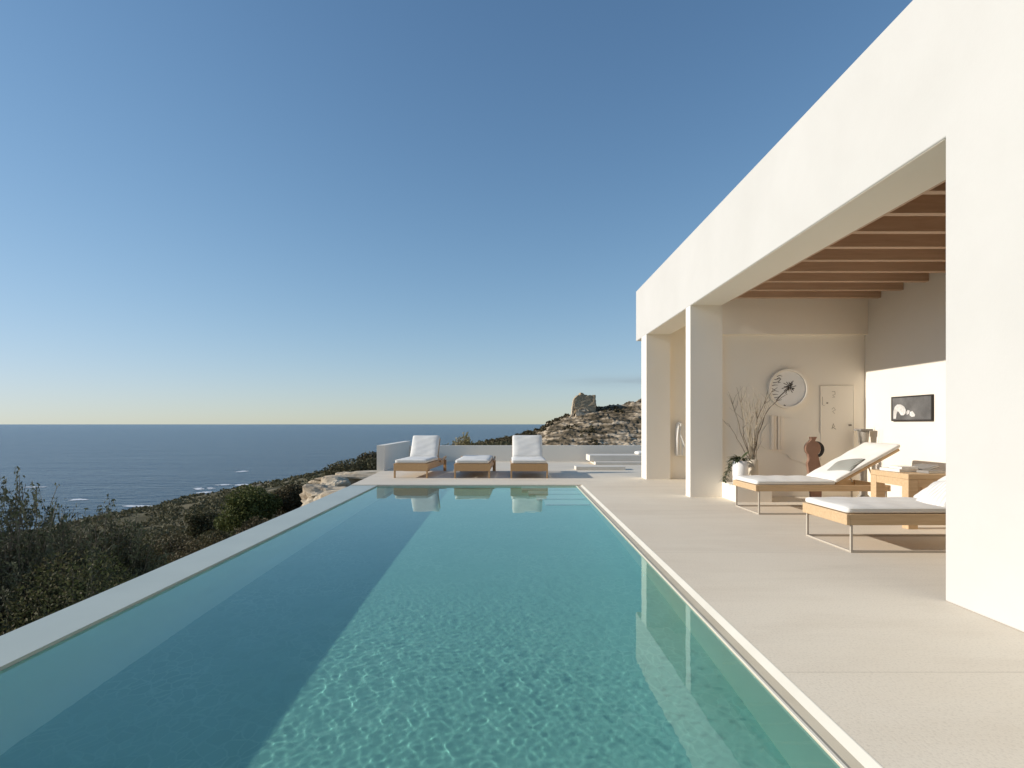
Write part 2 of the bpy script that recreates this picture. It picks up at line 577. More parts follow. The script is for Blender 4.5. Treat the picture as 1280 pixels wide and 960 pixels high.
def cushion_mesh(L, W, T, r=0.03, nx=36, ny=18, puff=0.012, seams=(), seed=0, sag=0.0):
    """upholstered pad: rounded box from (0,-W/2,0) to (L,W/2,T), puffed, with optional cross seams"""
    rng = np.random.RandomState(seed)
    bm = bmesh.new()
    g = bmesh.ops.create_grid(bm, x_segments=nx, y_segments=ny, size=0.5)
    top = g['verts']
    g2 = bmesh.ops.create_grid(bm, x_segments=nx, y_segments=ny, size=0.5)
    bot = g2['verts']
    for v in bot:
        v.co.z = -1
    bm.edges.ensure_lookup_table()
    bnd = [e for e in bm.edges if e.is_boundary]
    bmesh.ops.bridge_loops(bm, edges=bnd)
    bmesh.ops.subdivide_edges(bm, edges=[e for e in bm.edges if abs(e.verts[0].co.z - e.verts[1].co.z) > 0.5], cuts=3)
    ph = rng.uniform(0, 6.28, 6)
    for v in bm.verts:
        x = (v.co.x + 0.5) * L
        y = v.co.y * W
        z = (v.co.z + 1) * T
        cx = min(max(x, r), L - r)
        cy = min(max(y, -W / 2 + r), W / 2 - r)
        cz = min(max(z, r), T - r)
        d = Vector((x - cx, y - cy, z - cz))
        if d.length > 1e-6:
            d = d.normalized() * r
        q = Vector((cx, cy, cz)) + d
        u, w = q.x / L, q.y / W + 0.5
        edge = min(1, min(u, 1 - u) * L / 0.12) * min(1, min(w, 1 - w) * W / 0.12)
        if z > T * 0.5:
            q.z += puff * edge * (1 + 0.35 * math.sin(5 * u + ph[0]) * math.sin(6 * w + ph[1])) + 0.0035 * math.sin(23 * u + ph[2] + 3 * w) * math.sin(9 * w + ph[3])
            for s in seams:
                q.z -= 0.016 * math.exp(-((q.x - s) / 0.018) ** 2)
            q.z -= sag * math.sin(math.pi * u) * edge
        v.co = q
    return bm


def piping(parent, L, W, z, xf, r=0.0045, off=0.0):
    rr = 0.05
    pts = []
    for cx_, cy_, a0 in ((L - rr, W / 2 - rr, 0), (rr, W / 2 - rr, 90), (rr, -W / 2 + rr, 180), (L - rr, -W / 2 + rr, 270)):
        for k in range(0, 91, 18):
            a_ = R(a0 + k)
            pts.append(xf @ Vector((cx_ + rr * math.cos(a_), cy_ + rr * math.sin(a_), z)))
    pts.append(pts[0])
    bm = bmesh.new()
    add_tube(bm, pts, r, 6, False)
    return from_bm('piping', bm, M['stripe'], parent, True)


def xz_tilt(px, pz, ang):
    return Matrix.Translation((px, 0, pz)) @ Matrix.Rotation(-ang, 4, 'Y')


def copy_tree(o, parent=None):
    c = o.copy()
    COL.objects.link(c)
    if parent is not None:
        c.parent = parent
    for ch in list(o.children):
        copy_tree(ch, c)
    return c


def fbm(x, y, oct=5, seed=0, gain=0.5):
    """value noise, about -1..1"""
    out = np.zeros_like(x, dtype=float)
    amp, tot, f = 1.0, 0.0, 1.0

    def h(i, j, s):
        n = (i * 374761393 + j * 668265263 + s * 974634533) & 0x7fffffff
        n = ((n ^ (n >> 13)) * 1274126177) & 0x7fffffff
        n = n ^ (n >> 16)
        return (n & 0xffff) / 32767.5 - 1.0
    for k in range(oct):
        X, Y = x * f + 17.3 * k, y * f - 9.1 * k
        i, j = np.floor(X).astype(np.int64), np.floor(Y).astype(np.int64)
        u, v = X - i, Y - j
        u, v = u * u * (3 - 2 * u), v * v * (3 - 2 * v)
        s = seed * 31 + k
        a = h(i, j, s) * (1 - u) + h(i + 1, j, s) * u
        b = h(i, j + 1, s) * (1 - u) + h(i + 1, j + 1, s) * u
        out += amp * (a * (1 - v) + b * v)
        tot += amp
        amp *= gain
        f *= 2.0
    return out / tot


def X_at(px, Y):
    return (px - 638.0) / 740.0 * Y


def Z_at(py, Y):
    return H + (530.0 - py) / 740.0 * Y


# ---------------------------------------------------------------- sea and land
SEA = -40.0
bm = bmesh.new()
rs = [0, 200, 600, 1500, 4000, 10000, 30000, 90000]
rings = []
for r in rs:
    if r == 0:
        rings.append([bm.verts.new((0, 0, SEA))])
    else:
        rings.append([bm.verts.new((r * math.cos(2 * math.pi * k / 64), r * math.sin(2 * math.pi * k / 64), SEA)) for k in range(64)])
for a, b in zip(rings, rings[1:]):
    for k in range(64):
        if len(a) == 1:
            bm.faces.new((a[0], b[k], b[(k + 1) % 64]))
        else:
            bm.faces.new((a[k], a[(k + 1) % 64], b[(k + 1) % 64], b[k]))
tag(from_bm('sea', bm, M['sea']), 'dark blue sea stretching to the horizon', kind='structure')


def land_h(x, y):
    x = np.asarray(x, float)
    y = np.asarray(y, float)
    d = np.maximum(0, -3.0 - x)
    far = np.clip((d + np.maximum(0, y - 20)) / 60.0, 0, 1)
    h = -2.7 - 0.195 * d - 0.012 * np.maximum(y, 0) - 0.0002 * np.maximum(0, y - 350) ** 2
    h = h + (0.35 + 2.6 * far) * fbm(x / 32, y / 32, 5, 3) + 0.25 * fbm(x / 5, y / 5, 3, 5)
    # ground beyond the terrace on the right climbs towards the rocky hill
    w = np.clip((x + 30) / 60, 0, 1) * np.clip((y - 60) / 120, 0, 1)
    h = h - 3.0 * w
    shelf = np.clip((np.minimum(np.maximum(x + 9, 0) / 5, 1)), 0, 1) * np.clip((26 - y) / 5, 0, 1)
    h = h * (1 - shelf) + np.minimum(h, -3.0) * shelf
    return h


gx = np.concatenate([np.linspace(-420, -120, 60, endpoint=False), np.linspace(-120, -30, 60, endpoint=False), np.linspace(-30, 20, 60, endpoint=False), np.linspace(20, 420, 50)])
gy = np.concatenate([np.linspace(-80, 0, 20, endpoint=False), np.linspace(0, 60, 60, endpoint=False), np.linspace(60, 200, 70, endpoint=False), np.linspace(200, 1100, 90)])
GX, GY = np.meshgrid(gx, gy)
GZ = land_h(GX, GY)
nx, ny = len(gx), len(gy)
idx = np.arange(nx * ny).reshape(ny, nx)
F = np.stack([idx[:-1, :-1].ravel(), idx[:-1, 1:].ravel(), idx[1:, 1:].ravel(), idx[1:, :-1].ravel()], 1)
tag(from_arrays('ground', np.stack([GX.ravel(), GY.ravel(), GZ.ravel()], 1), F, M['terrain'], None, True), 'scrubby hillside falling away to the shore', kind='structure')

# rocky hill with the ruin
prof_px = np.array([560, 600, 620, 640, 658, 675, 686, 703, 716, 745, 757, 769, 783, 799, 860, 940, 1100], float)
prof_py = np.array([566, 556, 551, 547, 542, 538, 529, 522, 517.5, 511, 509.5, 508, 505.5, 501, 495, 490, 500], float)
HY = 232.0
ridge_x = X_at(prof_px, HY)
ridge_z = H + (530 - prof_py) / 740 * HY


def hill_h(x, y):
    rz = np.interp(x, ridge_x, ridge_z)
    t = np.clip((y - 178.0) / (HY - 178.0), 0, 1)
    t = t * t * (3 - 2 * t) * 0.35 + t * 0.65
    base = -11.5
    h = base + (rz - base) * t
    back = np.clip((y - HY) / 90.0, 0, 1)
    h = h - back * back * 26
    amp = np.clip((x + 4) / 14, 0.25, 1.0)
    q = h + 0.16 * x + 1.6 * fbm(x / 13, y / 13, 4, 21)
    led = 1.7
    s = q / led
    fr = s - np.floor(s)
    step = (np.floor(s) + np.clip((fr - 0.45) / 0.4, 0, 1)) * led - q
    h = h + amp * (0.62 * step + 0.9 * fbm(x / 3.6, y / 3.6, 4, 8, 0.6) + 0.9 * np.abs(fbm(x / 1.5, y / 1.5, 3, 9)))
    return h


hx = np.concatenate([np.linspace(-40, -4, 40, endpoint=False), np.linspace(-4, 56, 210, endpoint=False), np.linspace(56, 150, 50)])
hy = np.concatenate([np.linspace(172, 240, 160, endpoint=False), np.linspace(240, 330, 40)])
GX, GY = np.meshgrid(hx, hy)
GZ = hill_h(GX, GY)
nx, ny = len(hx), len(hy)
idx = np.arange(nx * ny).reshape(ny, nx)
F = np.stack([idx[:-1, :-1].ravel(), idx[:-1, 1:].ravel(), idx[1:, 1:].ravel(), idx[1:, :-1].ravel()], 1)
tag(from_arrays('rocky_hill', np.stack([GX.ravel(), GY.ravel(), GZ.ravel()], 1), F, M['hill_rock']), 'rocky hillside of pale ledges and dark scrub', kind='structure')


# leaves -------------------------------------------------------------
def leaf_quads(P, size, rng, elong=2.0, up=0.25, dirs=None):
    n = len(P)
    if dirs is None:
        a = rng.normal(size=(n, 3))
        a[:, 2] += up * 2
    else:
        a = dirs + 0.55 * rng.normal(size=(n, 3))
    a /= np.linalg.norm(a, axis=1)[:, None] + 1e-9
    b = np.cross(a, rng.normal(size=(n, 3)))
    b /= np.linalg.norm(b, axis=1)[:, None] + 1e-9
    s = (size * rng.uniform(0.6, 1.35, n))[:, None] if np.ndim(size) == 0 else (size * rng.uniform(0.6, 1.35, n))[:, None]
    V = np.empty((n, 4, 3))
    V[:, 0] = P - a * s * 0.5 * elong ** 0.5
    V[:, 1] = P + b * s * 0.5 / elong ** 0.5
    V[:, 2] = P + a * s * 0.5 * elong ** 0.5
    V[:, 3] = P - b * s * 0.5 / elong ** 0.5
    return V.reshape(-1, 3)


def quads(n):
    return np.arange(n * 4).reshape(n, 4)


def blob_points(blobs, n, rng, inner=0.45, gap=0.35, gscale=0.5, seed=0):
    vol = np.array([b[1][0] * b[1][1] * b[1][2] for b in blobs]) ** 0.75
    vol = vol / vol.sum()
    out = []
    for (c, r), w in zip(blobs, vol):
        k = int(n * w * 1.7) + 4
        d = rng.normal(size=(k, 3))
        d /= np.linalg.norm(d, axis=1)[:, None]
        rad = inner + (1.08 - inner) * rng.uniform(0, 1, k) ** 0.65
        p = np.array(c) + d * rad[:, None] * np.array(r)
        f = fbm(p[:, 0] / gscale + p[:, 2] * 1.3, p[:, 1] / gscale - p[:, 2] * 0.9, 2, seed + 3)
        p = p[f > -gap + 0.25 * rng.normal(size=k) * 0.5]
        out.append(p)
    P = np.concatenate(out)
    rng.shuffle(P)
    return P[:n]


def shrub(name, label, cat, base, blobs, n, leaf, mat, seed, group=None, stems=8, stem_mat=None, twigs=60, elong=2.2, stem_r=0.03, gap=0.35, gscale=0.5, up=0.25):
    rng = np.random.RandomState(seed)
    t = thing(name, label, cat, base, 0, group)
    P = blob_points(blobs, n, rng, 0.4, gap, gscale, seed)
    P = P[P[:, 2] > 0.05]
    from_arrays('foliage', leaf_quads(P, leaf, rng, elong, up), quads(len(P)), mat, t)
    bm = bmesh.new()
    tips = P[rng.choice(len(P), min(stems + twigs, len(P)), replace=False)]
    for i, tip in enumerate(tips):
        tip = Vector(tip)
        if i < stems:
            a = Vector((rng.uniform(-.15, .15), rng.uniform(-.15, .15), -0.3))
            mid = Vector((tip.x * 0.45 + rng.uniform(-.1, .1), tip.y * 0.45 + rng.uniform(-.1, .1), tip.z * 0.55))
            add_tube(bm, [a, a.lerp(mid, 0.5) + Vector((rng.uniform(-.06, .06), rng.uniform(-.06, .06), 0)), mid, mid.lerp(tip, 0.55), tip], [stem_r, stem_r * .8, stem_r * .6, stem_r * .4, stem_r * .15], 6)
        else:
            inn = Vector(blobs[rng.randint(len(blobs))][0])
            a = tip.lerp(inn, rng.uniform(0.3, 0.8))
            add_tube(bm, [a, a.lerp(tip, 0.5) + Vector(rng.uniform(-.05, .05, 3)), tip], [stem_r * .3, stem_r * .22, stem_r * .1], 4)
    from_bm('stem', bm, stem_mat or M['bark'], t)
    return t


def g(x, y):
    return float(land_h(np.array([x]), np.array([y]))[0])


def twig_bush(name, label, base, height, spread, n_twig, leaf, seed, group=None):
    """open, grey-leaved shrub: upright twigs set with small leaves"""
    rng = np.random.RandomState(seed)
    t = thing(name, label, 'bush', base, 0, group)
    bm = bmesh.new()
    LP, LD = [], []
    for i in range(n_twig):
        a = rng.uniform(0, 6.28)
        rr = spread * math.sqrt(rng.uniform(0, 1))
        top = np.array([rr * math.cos(a), rr * math.sin(a), height * (1.0 - 0.45 * (rr / spread) ** 2) * rng.uniform(0.62, 1.0)])
        root = np.array([0.22 * rng.normal(), 0.22 * rng.normal(), -0.2])
        knee = np.array([top[0] * 0.6, top[1] * 0.6, top[2] * 0.55]) + rng.normal(size=3) * 0.12
        ts = np.linspace(0, 1, 9)
        pts = [(1 - u) ** 2 * root + 2 * u * (1 - u) * knee + u * u * top + rng.normal(size=3) * 0.025 for u in ts]
        r0 = rng.uniform(0.008, 0.02)
        add_tube(bm, pts, [r0 * (1 - 0.85 * u) + 0.0015 for u in ts], 4)
        for k in range(4):
            s = rng.randint(4, 8)
            p0 = pts[s]
            d = (top - knee)
            d /= np.linalg.norm(d)
            side = rng.normal(size=3) * 0.55 + d
            side /= np.linalg.norm(side)
            Ls = rng.uniform(0.2, 0.5)
            p1 = p0 + side * Ls * 0.5
            p2 = p0 + side * Ls + np.array([0, 0, 0.06])
            add_tube(bm, [p0, p1, p2], [0.004, 0.003, 0.0015], 3, False)
            for q in range(26):
                u = rng.uniform(0.1, 1.05)
                LP.append(p0 + (p2 - p0) * u + rng.normal(size=3) * 0.018)
                LD.append(side)
        for q in range(36):
            u = rng.uniform(0.5, 1.02)
            LP.append((1 - u) ** 2 * root + 2 * u * (1 - u) * knee + u * u * top + rng.normal(size=3) * 0.022)
            LD.append(top - knee)
    LP, LD = np.array(LP), np.array(LD)
    LD = LD / (np.linalg.norm(LD, axis=1)[:, None] + 1e-9)
    from_arrays('foliage', leaf_quads(LP, leaf, rng, 2.6, 0.2, LD), quads(len(LP)), M['olive_leaf'], t)
    from_bm('stem', bm, M['bark'], t)
    return t


GB = 'bushes on the slope below the pool'
twig_bush('olive_bush', 'open grey-leaved bush, the tallest on the slope, at the left edge of the photo', (-7.6, 9.0, -3.2), 3.85, 1.45, 300, 0.04, 5, GB)
twig_bush('olive_bush', 'second open grey-leaved bush, lower, just right of the tallest one', (-7.35, 10.6, -3.3), 3.25, 1.2, 230, 0.04, 15, GB)
bushes = [
    # x, y, top z, half width, leaves, leaf, material, label
    (-6.0, 8.2, -0.55, 1.1, 14000, 0.045, 'dark_leaf', 'dark green bush in front of the tall grey-leaved bush'),
    (-7.6, 11.2, -0.62, 1.25, 14000, 0.05, 'dark_leaf', 'rounded dark bush right of the tall grey-leaved bush'),
    (-5.4, 7.0, -1.35, 0.8, 9000, 0.04, 'brown_leaf', 'brownish twiggy bush against the pool edge at far left'),
    (-7.0, 13.6, -1.35, 1.2, 12000, 0.05, 'brown_leaf', 'brown-green bush between the near thicket and the open scrub'),
    (-5.0, 10.2, -1.25, 0.95, 10000, 0.045, 'brown_leaf', 'low brown bush close under the white pool edge'),
    (-4.9, 12.6, -1.65, 0.8, 9000, 0.045, 'dark_leaf', 'small dark green bush tucked under the pool edge'),
    (-9.6, 14.5, -1.75, 1.3, 11000, 0.055, 'olive_leaf', 'grey-green bush behind the near thicket, in front of the bare patch'),
]
for i, (x, y, top, hw, nl, lf, mt, lab) in enumerate(bushes):
    z0 = g(x, y) - 0.1
    hh = top - z0
    rng = np.random.RandomState(100 + i)
    blobs = [((0, 0, hh * 0.55), (hw * .8, hw * .8, hh * .45))]
    for k in range(9):
        a = rng.uniform(0, 6.28)
        rr = hw * rng.uniform(0.35, 0.8)
        bz = hh * rng.uniform(0.3, 0.82)
        s = rng.uniform(0.28, 0.5) * hw
        blobs.append(((rr * math.cos(a), rr * math.sin(a), bz), (s, s, s * rng.uniform(.7, 1.0))))
    shrub('bush', lab, 'bush', (x, y, z0), blobs, int(nl * 2.9), lf * 0.72, M[mt], 40 + i, GB, 14, M['bark'], 160, 2.2, 0.022)

# shrubby trees further down the slope
t_specs = [
    (X_at(310, 40), 40.0, Z_at(604, 40), 2.3, 12000, 0.13, 'pine_leaf', 'bright green rounded tree, the greenest on the slope, above the pool edge'),
    (X_at(372, 43), 43.0, Z_at(606, 43), 2.2, 9000, 0.14, 'brown_leaf', 'brown-green tree right of the bright green rounded tree'),
    (X_at(405, 47), 47.0, Z_at(604, 47), 1.6, 7000, 0.14, 'dark_leaf', 'dark tree just left of the cream rock outcrop'),
    (X_at(215, 19), 19.0, Z_at(662, 19), 1.25, 16000, 0.06, 'brown_leaf', 'brown-green shrubby tree just right of the near thicket'),
    (X_at(268, 25), 25.0, Z_at(662, 25), 1.3, 14000, 0.075, 'dark_leaf', 'dark shrubby tree low under the pool edge, below the bright green rounded tree'),
    (X_at(322, 31), 31.0, Z_at(644, 31), 1.3, 12000, 0.09, 'brown_leaf', 'brownish shrubby tree right in front of the bright green rounded tree'),
    (X_at(262, 52), 52.0, Z_at(638, 52), 2.0, 7000, 0.15, 'dark_leaf', 'low dark tree left of the bright green rounded tree'),
]
for i, (x, y, top, hw, nl, lf, mt, lab) in enumerate(t_specs):
    z0 = g(x, y) - 0.2
    hh = top - z0
    rng = np.random.RandomState(300 + i)
    blobs = [((0, 0, hh * .55), (hw * .7, hw * .7, hh * .4))]
    for k in range(11):
        a = rng.uniform(0, 6.28)
        rr = hw * rng.uniform(.3, .75)
        s = rng.uniform(.25, .45) * hw
        blobs.append(((rr * math.cos(a), rr * math.sin(a), hh * rng.uniform(.35, .85)), (s, s, s * .8)))
    t = shrub('tree', lab, 'tree', (x, y, z0), blobs, nl, lf, M[mt], 70 + i, 'trees on the slope below the pool', 7, M['bark'], 60, 1.9, 0.09, 0.35, 1.0)

# scrub covering the slope: nobody could count it
rng = np.random.RandomState(77)
SP = []
SS = []
cnt = 0
while cnt < 7000:
    Y = 16 * (420 / 16) ** rng.uniform(0, 1)
    px = rng.uniform(-30, 640)
    x = X_at(px, Y)
    if x > -4.5 and Y < 30:
        continue
    z = g(x, Y)
    if z < SEA + 2.0:
        continue
    if float(fbm(np.array([x / 22]), np.array([Y / 22]), 3, 41)[0]) < -0.42:
        continue
    r = rng.uniform(0.3, 0.95) * (0.5 + 0.0115 * min(Y, 140))
    lf = max(0.07, Y * 0.0034)
    k = int(np.clip(34 * (r / (lf * 3.2)) ** 1.3, 16, 110))
    d = rng.normal(size=(k, 3))
    d /= np.linalg.norm(d, axis=1)[:, None]
    d[:, 2] = np.abs(d[:, 2]) * 0.85 - 0.12
    P = np.array([x, Y, z]) + d * r * rng.uniform(0.55, 1.05, k)[:, None]
    SP.append(P)
    SS.append(np.full(k, lf))
    cnt += 1
SP = np.concatenate(SP)
SS = np.concatenate(SS)
tag(from_arrays('scrub', leaf_quads(SP, SS, rng, 1.5, 0.3), quads(len(SP)), M['scrub_leaf']), 'low dark scrub covering the slope down to the shore', kind='stuff')

# scrub on the rocky hill
SP = []
cnt = 0
while cnt < 2300:
    px = rng.uniform(585, 830)
    if cnt < 900:
        px = rng.uniform(590, 700)
    Y = rng.uniform(180, 236)
    x = X_at(px, Y)
    dens = float(fbm(np.array([x / 7]), np.array([Y / 7]), 3, 51)[0])
    low = (Y < 193)
    leftside = px < 672 + 12 * dens
    if not (low or leftside or (Y > 226 and dens > 0.0) or dens > 0.42):
        continue
    z = float(hill_h(np.array([x]), np.array([Y]))[0])
    r = rng.uniform(0.4, 1.05)
    k = 20
    d = rng.normal(size=(k, 3))
    d /= np.linalg.norm(d, axis=1)[:, None]
    d[:, 2] = np.abs(d[:, 2]) * 0.9
    SP.append(np.array([x, Y, z - 0.1]) + d * r * rng.uniform(.5, 1.05, k)[:, None])
    cnt += 1
SP = np.concatenate(SP)
tag(from_arrays('hillside_scrub', leaf_quads(SP, 0.62, rng, 1.5, 0.3), quads(len(SP)), M['brown_leaf']), 'dark scrub growing between ledges of the rocky hill', kind='stuff')

# ruin on the hill
ty = 227.0
tx0 = X_at(717, ty)
tz0 = Z_at(519, ty)
ruin = thing('ruined_tower', 'ruined square stone tower on top of the rocky hill', 'tower', (tx0, ty, tz0))
ruin.scale = (1, 1, 0.9)
s = ty / 740.0


def rough(o, amt, cuts, seed):
    bm = bmesh.new()
    bm.from_mesh(o.data)
    bmesh.ops.triangulate(bm, faces=bm.faces)
    bmesh.ops.subdivide_edges(bm, edges=bm.edges, cuts=cuts, use_grid_fill=True)
    rr = np.random.RandomState(seed)
    for v in bm.verts:
        v.co += Vector(rr.uniform(-amt, amt, 3))
    bm.to_mesh(o.data)
    bm.free()


o = prism('tower_wall', [(5 * s, -1), (27 * s, -1), (28 * s, 15 * s), (27.6 * s, 28.2 * s), (23 * s, 28 * s), (18 * s, 27.6 * s), (14 * s, 28.6 * s), (11.5 * s, 31 * s), (9 * s, 31.4 * s), (8 * s, 28.4 * s), (4.5 * s, 27.5 * s), (2 * s, 24 * s), (1 * s, 12 * s), (2 * s, 6 * s)], 1, 0, 6.5, M['ruin'], ruin)
rough(o, 0.12, 4, 4)
o = prism('tower_base', [(1 * s, -9 * s), (21 * s, -4 * s), (20 * s, 3 * s), (17 * s, 8.5 * s), (9 * s, 9 * s), (3.5 * s, 6.5 * s)], 1, -0.9, 4.5, M['ruin_pale'], ruin)
rough(o, 0.22, 3, 5)
o = prism('broken_buttress', [(-9 * s, -9 * s), (-2 * s, -11 * s), (0.6 * s, 0), (0.9 * s, 14 * s), (2.1 * s, 24 * s), (0.2 * s, 22.5 * s), (-1.6 * s, 12 * s), (-2 * s, 2 * s), (-5 * s, -5 * s)], 1, 0.6, 3.5, M['ruin_pale'], ruin)
rough(o, 0.1, 3, 6)

# cream rocks by the far left end of the pool


def rock(label, c, r, seed):
    bm = bmesh.new()
    bmesh.ops.create_icosphere(bm, subdivisions=5, radius=1.0)
    V = np.array([v.co for v in bm.verts])
    f = fbm(V[:, 0] * 1.4 + seed * 5, V[:, 1] * 1.4 + V[:, 2] * 2.1, 5, seed)
    f2 = fbm(V[:, 2] * 4.5 + V[:, 0] * .7 + seed, V[:, 1] * 1.1, 3, seed + 3)
    for v, a, b in zip(bm.verts, f, f2):
        q = v.co.copy()
        q.x = math.copysign(abs(q.x) ** 0.7, q.x)
        q.z = math.copysign(abs(q.z) ** 0.75, q.z)
        q *= 1 + 0.34 * a + 0.16 * b
        v.co = Vector((c[0] + q.x * r[0], c[1] + q.y * r[1], c[2] + q.z * r[2]))
    o = from_bm('rock', bm, M['cream_rock'])
    return tag(o, label, 'rock', 'cream rocks beside the pool end')


rock('tall cream rock standing at the left of the outcrop by the pool', (-9.3, 31.0, -2.9), (1.0, 1.2, 1.25), 3)
rock('low broad cream rock right beside the far end of the white pool edge', (-5.6, 20.5, -2.2), (1.5, 1.3, 1.05), 5)
rock('cream rock between the tall rock and the low broad rock', (-8.0, 27.5, -2.7), (1.7, 1.5, 1.1), 8)
rock('flat brown-topped rock behind the other cream rocks', (-8.6, 37.0, -2.6), (3.4, 2.2, 1.0), 12)

# scrub clump on the headland behind the rocks and dry plant behind the parapet
shrub('bush', 'low grey-brown bush on the rocks left of the terrace wall', 'bush', (X_at(440, 40), 40.0, -2.9), [((0, 0, 1.0), (1.5, 1.0, .75)), ((1.4, 0, 1.15), (.8, .8, .7)), ((-1.3, .3, .8), (.8, .8, .6))], 5000, 0.12, M['scrub_leaf'], 91, GB, 6, M['bark'], 20, 1.9, 0.05)
shrub('bush', 'brownish bush at the corner of the terrace wall, left of it', 'bush', (X_at(465, 44), 44.0, -2.9), [((0, 0, 1.3), (1.2, 1.0, .75)), ((1.1, 0, 1.3), (.8, .8, .6))], 4000, 0.12, M['brown_leaf'], 92, GB, 6, M['bark'], 20, 1.9, 0.05)

rng = np.random.RandomState(31)
t = thing('dry_shrub', 'dry yellowish spiky shrub behind the terrace wall between the loungers', 'shrub', (X_at(580, 21.2), 21.2, -1.0))
bm = bmesh.new()
LP, LD = [], []
for i in range(120):
    a = rng.uniform(0, 6.28)
    rr = 0.42 * math.sqrt(rng.uniform())
    top = np.array([rr * math.cos(a), rr * math.sin(a), 1.0 + (1.12 - 1.0 * rr) * rng.uniform(0.55, 1.0)])
    root = np.array([0.06 * rng.normal(), 0.06 * rng.normal(), 0.0])
    mid = (root + top) / 2 * np.array([.6, .6, 1])
    pts = [(1 - u) ** 2 * root + 2 * u * (1 - u) * mid + u * u * top for u in np.linspace(0, 1, 6)]
    add_tube(bm, pts, [0.008, 0.007, 0.006, 0.005, 0.004, 0.002], 4)
    for q in range(16):
        u = rng.uniform(.55, 1.0)
        LP.append((1 - u) ** 2 * root + 2 * u * (1 - u) * mid + u * u * top + rng.normal(size=3) * 0.02)
        LD.append(top - mid)
LP, LD = np.array(LP), np.array(LD)
LD /= np.linalg.norm(LD, axis=1)[:, None]
from_arrays('foliage', leaf_quads(LP, 0.06, rng, 3.0, 0.2, LD), quads(len(LP)), M['dry_grass'], t)
from_bm('stem', bm, M['twig'], t)

# foam along the shore, a line of it beyond, two small boats


def foam(px0, px1, py, dpx, seed, ny=16, thr=0.0):
    Y = (H - SEA) * 740 / (py - 530)
    x0, x1 = X_at(px0, Y), X_at(px1, Y)
    dy = Y * Y / ((H - SEA) * 740) * dpx
    nx_ = max(20, int((x1 - x0) / 1.2))
    ny_ = max(ny, int(dy / 1.2))
    u, v = np.meshgrid(np.linspace(0, 1, nx_), np.linspace(0, 1, ny_))
    xx, yy = x0 + u * (x1 - x0), Y - dy / 2 + v * dy
    w = 1 - (2 * v - 1) ** 2 * 1.3 - (2 * u - 1) ** 4 * .8 + 1.5 * fbm(xx / 7, yy / 6, 5, seed, 0.62)
    V = np.stack([xx.ravel(), yy.ravel(), np.full(xx.size, SEA + 0.12)], 1)
    ii = np.arange(nx_ * ny_).reshape(ny_, nx_)
    F = np.stack([ii[:-1, :-1].ravel(), ii[:-1, 1:].ravel(), ii[1:, 1:].ravel(), ii[1:, :-1].ravel()], 1)
    keep = (w[:-1, :-1].ravel() > 0.55 + thr)
    F = F[keep]
    used = np.unique(F)
    remap = np.full(len(V), -1)
    remap[used] = np.arange(len(used))
    return V[used], remap[F]


fv, ff, off = [], [], 0
for spec in [(268, 342, 606.5, 3.2, 1), (240, 272, 611, 4, 2), (246, 262, 616, 3, 3), (205, 232, 631, 3, 4), (82, 120, 625, 3.2, 5), (295, 308, 589.5, 2.2, 6), (320, 352, 603, 2.0, 7), (150, 215, 633, 2.6, 8), (30, 66, 609, 1.6, 9)]:
    v, f = foam(*spec[:4], spec[4])
    if len(f):
        fv.append(v)
        ff.append(f + off)
        off += len(v)
tag(from_arrays('sea_foam', np.concatenate(fv), np.concatenate(ff), M['foam']), 'white surf breaking along the shore', kind='stuff')


def boat(label, px, py, L):
    Y = (H - SEA) * 740 / (py - 530)
    t = thing('boat', label, 'boat', (X_at(px, Y), Y, SEA), 0.15, 'small boats on the sea')
    prism('hull', [(-L / 2, -0.2), (L / 2 * 0.8, -0.2), (L / 2, 0.9), (-L / 2, 0.9)], 1, -0.8, 0.8, M['boat_white'], t)
    box('cabin', (-L * .25, -0.6, 0.9), (L * .12, 0.6, 2.1), M['boat_white'], t, 0.1)


boat('left of two tiny white boats far out on the sea', 467.5, 564.6, 3.4)
boat('right of two tiny white boats far out on the sea', 472.2, 564.2, 3.0)

# ---------------------------------------------------------------- pool and terrace
PY0, PY1 = -4.0, 12.17
WL = -0.032
PF = -0.59


def xl_in(y):
    return -2.654 - 0.00993 * (y - 3.08)


def xl_out(y):
    return -3.03 - 0.0288 * (y - 3.52)


def xr_out(y):
    return 1.356 + 0.0125 * (y - 2.15)


def xr_in(y):
    return xr_out(y) - 0.125


def quad_slab(name, pts, z0, z1, mat, label, parent=None, kind='structure'):
    o = prism(name, pts, 2, z0, z1, mat, parent)
    if parent is None:
        tag(o, label, kind=kind)
    return o


receivers = []
o = quad_slab('pool_floor', [(xl_in(PY0) - .1, PY0 - .1), (xr_in(PY0) + .1, PY0 - .1), (xr_in(PY1) + .1, PY1 + .1), (xl_in(PY1) - .1, PY1 + .1)], PF - 0.3, PF, M['pool_floor'], 'pool floor of small teal mosaic tiles with painted caustic lines')
receivers.append(o)
o = quad_slab('pool_edge', [(xl_out(PY0), PY0), (xl_in(PY0), PY0), (xl_in(PY1), PY1), (xl_in(PY1), PY1 + .004), (xl_out(PY1), PY1 + .004)], -4.0, -0.0505, M['pool_wall'], 'white infinity edge wall along the sea side of the pool')
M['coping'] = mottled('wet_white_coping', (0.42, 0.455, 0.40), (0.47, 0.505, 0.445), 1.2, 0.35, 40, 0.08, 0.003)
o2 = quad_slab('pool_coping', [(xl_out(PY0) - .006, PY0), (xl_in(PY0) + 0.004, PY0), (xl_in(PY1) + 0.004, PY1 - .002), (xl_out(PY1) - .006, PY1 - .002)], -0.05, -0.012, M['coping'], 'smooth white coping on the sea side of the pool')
receivers.append(o)
